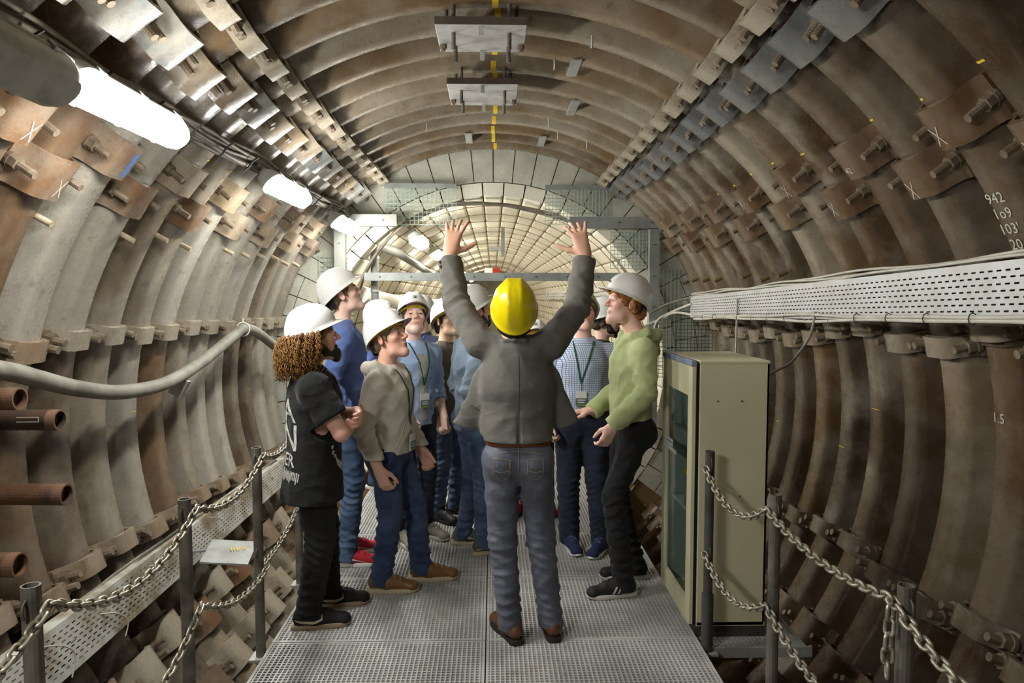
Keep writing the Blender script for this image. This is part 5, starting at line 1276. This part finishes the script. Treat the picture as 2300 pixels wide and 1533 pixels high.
# --- tall man in the blue sweater
BLUE = cloth('blue_knit', srgb(.33, .41, .62), srgb(.44, .52, .72), 6, .95)
make_person('tall man in a blue sweater, blue jeans and red trainers looking up', -.93, 4.55, -80 * D2R, 1.045, .98, (.95, .80, .72), .0065, -.05, .42, 0, -.02, 0,
    J=dict(elR=(.26, -.10, 1.17), wrR=(.25, .04, .93)), top=dict(kind='long', mat=BLUE, infl=.022, hem=.84, amp=.005), trousers=dict(mat=JEAN2, amp=.006, r=(.092, .074, .070)), shoes=dict(mat=plain('red_suede', srgb(.72, .10, .17), .7), sole=M_WHITE, lace=plain('red_lace', srgb(.62, .08, .13), .7), deco='form'), hair=('fair', H_FAIR), lanyard=dict(z=1.3, badge=False))
# --- man in the grey hoodie
GREY = cloth('grey_marl_fleece', srgb(.77, .75, .70), srgb(.84, .82, .77), 9, .95, .7, .4, 300)
root, P, mm = make_person('man in a grey hoodie and blue jeans with tan leather shoes looking up', -.60, 4.12, -106 * D2R, .875, 1.02, (.88, .69, .60), .006, .16, .36, 0, .0, 0,
    J=dict(elR=(.235, -.06, .965), wrR=(.215, .02, .755), elL=(-.23, -.02, .98), wrL=(-.21, .10, .78), anR=(.09, -.03, .09), anL=(-.13, .14, .09), knL=(-.11, .10, .47), knR=(.10, .04, .46)), top=dict(kind='hoodie', mat=GREY, infl=.022, hem=.915, amp=.005), trousers=dict(mat=JEAN, amp=.007, r=(.094, .074, .066), hem=.045), shoes=dict(mat=TANL, sole=CREAMSOLE, lace=TAUPE), hair=('fair', H_FAIR), lanyard=dict(z=1.10), feet=dict(L=.35, R=.25))
bv = bvh_of(mm['top']); line_on(bv, [(0.0, .6, z) for z in np.linspace(.80, 1.22, 24)], (0, -1, 0), .003, 'zip', M_GALV, root); line_on(bv, [(.06 + .06 * u, .6, .98 - .15 * u) for u in np.linspace(0, 1, 10)], (0, -1, 0), .0035, 'pocket_edge', GREY, root)
# --- man in the open denim shirt
DEN = cloth('light_denim_shirt', srgb(.58, .67, .80), srgb(.70, .78, .88), 8, .9)
root, P, mm = make_person('man in an open light denim shirt over a grey tee, lanyard badge and wristwatch', -.55, 4.92, -140 * D2R, .942, 1.0, (.94, .79, .71), .0068, .45, .30, 0, 0, 0,
    J=dict(elR=(.235, -.05, 1.08), wrR=(.16, .09, .90), elL=(-.235, -.06, 1.07), wrL=(-.19, .08, .87)), top=dict(kind='shirt', mat=DEN, infl=.018, hem=.87, amp=.005, cuff=-.12), trousers=dict(mat=CHINO, amp=.005), shoes=dict(mat=plain('grey_suede', srgb(.60, .58, .52), .8), sole=plain('off_white_sole', srgb(.82, .80, .74), .6), deco='stripes', decomat=plain('dark_stripe', srgb(.22, .2, .22), .7)), hair=('brown', H_BROWN), lanyard=dict(z=1.16))
bv = bvh_of(mm['top']); mb = MB()      # grey tee showing in the open front
rows = []
for z in np.linspace(.86, 1.31, 22):
    row = []; w_ = .034 + .06 * max(0, z - 1.15)
    for u in (-w_, -w_ * .5, 0, w_ * .5, w_):
        hit = bv.ray_cast(Vector((u + .01, .6, z)), Vector((0, -1, 0))); row.append((hit[0] if hit[0] else Vector((u, .1, z))) + Vector((0, .0035, 0)))
    rows.append(row)
mb.sheet(rows, True); mb.build('tee_front', cloth('pale_grey_tee', srgb(.66, .66, .63), srgb(.5, .5, .47), 20, .9, .6), root)
for z in (.93, 1.0, 1.07, 1.14, 1.21): line_on(bv, [(-.062, .6, z), (-.062, .6, z + .003)], (0, -1, 0), .006, 'button', M_CABLED, root)
w_ = Vector(P['wrR']) + (Vector(P['elR']) - Vector(P['wrR'])) * .02; d_ = (Vector(P['wrR']) - Vector(P['elR'])).normalized(); u_ = d_.orthogonal().normalized(); v_ = d_.cross(u_)
MB().tube([w_ + (u_ * math.cos(a) + v_ * math.sin(a)) * .031 for a in np.linspace(0, 2 * PI, 17)[:-1]], .006, 6, closed=True).build('watch_strap', M_GALV, root)
# --- man in the brown jacket
make_person('man in a dark brown jacket between the denim shirt and the fleece jacket', -.35, 5.42, -125 * D2R, .912, .95, (.93, .78, .65), .0075, .25, .32, 0, 0, 0,
    top=dict(kind='jacket', mat=cloth('brown_jacket_cloth', srgb(.34, .30, .25), srgb(.45, .41, .35), 8, .7), infl=.022, hem=.86, amp=.006), trousers=dict(mat=JEAN2), shoes=dict(mat=M_BLACK, sole=DARKSOLE, lace=M_BLACK), hair=('dark', H_DARK), hands=dict(R=dict(curl=(1.1, 1.1, 1.1, 1.1))))
# --- man in the grey-blue fleece behind the guide
root, P, mm = make_person('man in a blue-grey fleece jacket and jeans, face hidden by the raised left arm', -.13, 4.70, -68 * D2R, .975, 1.03, (.88, .70, .61), .0068, -.25, .25, 0, .0, 0,
    J=dict(elR=(.25, -.12, 1.11), wrR=(.22, .06, .93), anR=(.09, .03, .09), anL=(-.14, -.03, .09)), top=dict(kind='jacket', mat=cloth('blue_grey_fleece', srgb(.46, .52, .58), srgb(.56, .62, .67), 9, .95, .6, .4), infl=.024, hem=.84, amp=.006), trousers=dict(mat=JEAN2, amp=.006), shoes=dict(mat=plain('grey_trainer', srgb(.38, .37, .33), .8), sole=CREAMSOLE, deco='form', decomat=plain('pale_mark', srgb(.7, .68, .62), .7)), hair=('brown', H_BROWN), beard=(H_DARK, .005), feet=dict(R=.0, L=-.3))
# --- man in the check shirt
root, P, mm = make_person('man in a blue check shirt with green lanyard badge and dark trousers', .60, 4.74, 176 * D2R, .955, 1.20, (.94, .76, .69), .0068, -.12, .42, 0, 0, 0,
    J=dict(elR=(.285, -.08, 1.06), wrR=(.24, .06, .86), elL=(-.285, -.08, 1.06), wrL=(-.24, .06, .86), anR=(.085, .0, .09), anL=(-.13, .06, .09)), top=dict(kind='shirt', mat=checks(), infl=.014, hem=.985, amp=.003, flat=.85), trousers=dict(mat=CHINO, amp=.005, r=(.098, .080, .072)), shoes=dict(mat=plain('navy_knit', srgb(.13, .18, .33), .8), sole=M_WHITE, lace=plain('neon_lace', srgb(.3, .4, .5), .7)), hair=('fair', H_FAIR), lanyard=dict(z=1.19, x=.02), feet=dict(L=-.45, R=.25))
band_on(mm['trousers'], (P['pel'][0], P['pel'][1]), .935, .972, .008, 'belt', plain('black_belt', srgb(.08, .075, .07), .45), root); MB().box((.0, .155 * 1.02, .953), (.04, .014, .036), None, .004).build('buckle', M_GALV, root)
# --- bearded man behind
make_person('bearded man in a dark top half hidden behind the check shirt and green hoodie', .83, 5.35, -95 * D2R, .92, 1.0, (.92, .76, .68), .0075, -.05, -.05, 0, 0, 0, top=dict(kind='long', mat=cloth('dark_grey_knit', srgb(.2, .2, .22)), infl=.02), trousers=dict(mat=CHINO), shoes=dict(mat=plain('navy_knit', srgb(.13, .18, .33), .8)), hair=('brown', H_BROWN), hair_style='full', beard=(H_DARK, .01))
# --- man in the green hoodie leaning back by the cabinet
GRN = cloth('green_marl_fleece', srgb(.66, .70, .50), srgb(.74, .78, .58), 9, .95, .7, .4, 300)
root, P, mm = make_person('ginger man in a pale green hoodie and black jeans standing by the cabinet', .80, 4.10, 97 * D2R, 1.005, .98, (.97, .79, .72), .006, -.06, .18, 0, -.02, 0,
    J=dict(elL=(-.21, -.02, 1.17), wrL=(-.16, .15, .985), elR=(.20, .0, 1.15), wrR=(.13, .19, 1.02), knL=(-.10, .13, .56), anL=(-.15, .08, .09), knR=(.11, .04, .52), anR=(.09, -.07, .09), hipL=(-.09, .0, .93), hipR=(.09, 0, .93)), top=dict(kind='hoodie', mat=GRN, infl=.024, hem=.955, amp=.005), trousers=dict(mat=JEANK, amp=.007, r=(.088, .068, .064)), shoes=dict(mat=plain('black_knit', srgb(.06, .06, .065), .7), sole=plain('white_black_sole', srgb(.78, .77, .72), .6), lace=M_BLACK, deco='stripes', decomat=plain('silver_mark', srgb(.75, .75, .74), .4)), hair=('ginger', H_GINGER), hair_style='full', feet=dict(L=.05, R=-.1), head_off=(0, .045, .01),
    hands=dict(L=dict(D=(.25, .35, -.9), curl=(.7, .8, .9, 1.0)), R=dict(D=(.2, .9, -.1), N=(-.2, 0, -1), curl=(.1, .9, 1.1, 1.1))))
# --- people mostly hidden further back
make_person('person in black trousers and red shoes mostly hidden behind the guide',   .33, 5.55, 178 * D2R, .80, .95, (.92, .76, .68), .009, 0, .3, 0, 0, 0, top=dict(kind='long', mat=cloth('dark_grey_knit', srgb(.2, .2, .22)), infl=.02, h=.011), trousers=dict(mat=JEANK, h=.011, hem=.10), shoes=dict(mat=plain('dark_red_leather', srgb(.50, .10, .11), .6), sole=DARKSOLE, lace=plain('pink_lace', srgb(.75, .55, .5), .7)), hair=('brown', H_BROWN), feet=dict(L=.2, R=-.35))
make_person('person in a navy jacket with blue lanyard far behind the denim shirt', -.62, 6.1, 150 * D2R, .93, 1.0, (.92, .76, .68), .009, .2, .1, 0, 0, 0, top=dict(kind='blazer', mat=cloth('navy_blazer_cloth', srgb(.17, .19, .27)), infl=.022, h=.011), trousers=dict(mat=CHINO, h=.011), hair=('brown', H_BROWN), lanyard=dict(z=1.2, mat=plain('blue_lanyard', srgb(.15, .25, .62), .6), badge=False))
make_person('person in a white helmet behind the tall man, only the helmet showing', -1.02, 6.35, -100 * D2R, .90, 1.0, (.92, .76, .68), .009, 0, .1, 0, 0, 0, top=dict(kind='long', mat=BLUE, infl=.02, h=.011), trousers=dict(mat=JEAN, h=.011), hair=('brown', H_BROWN))
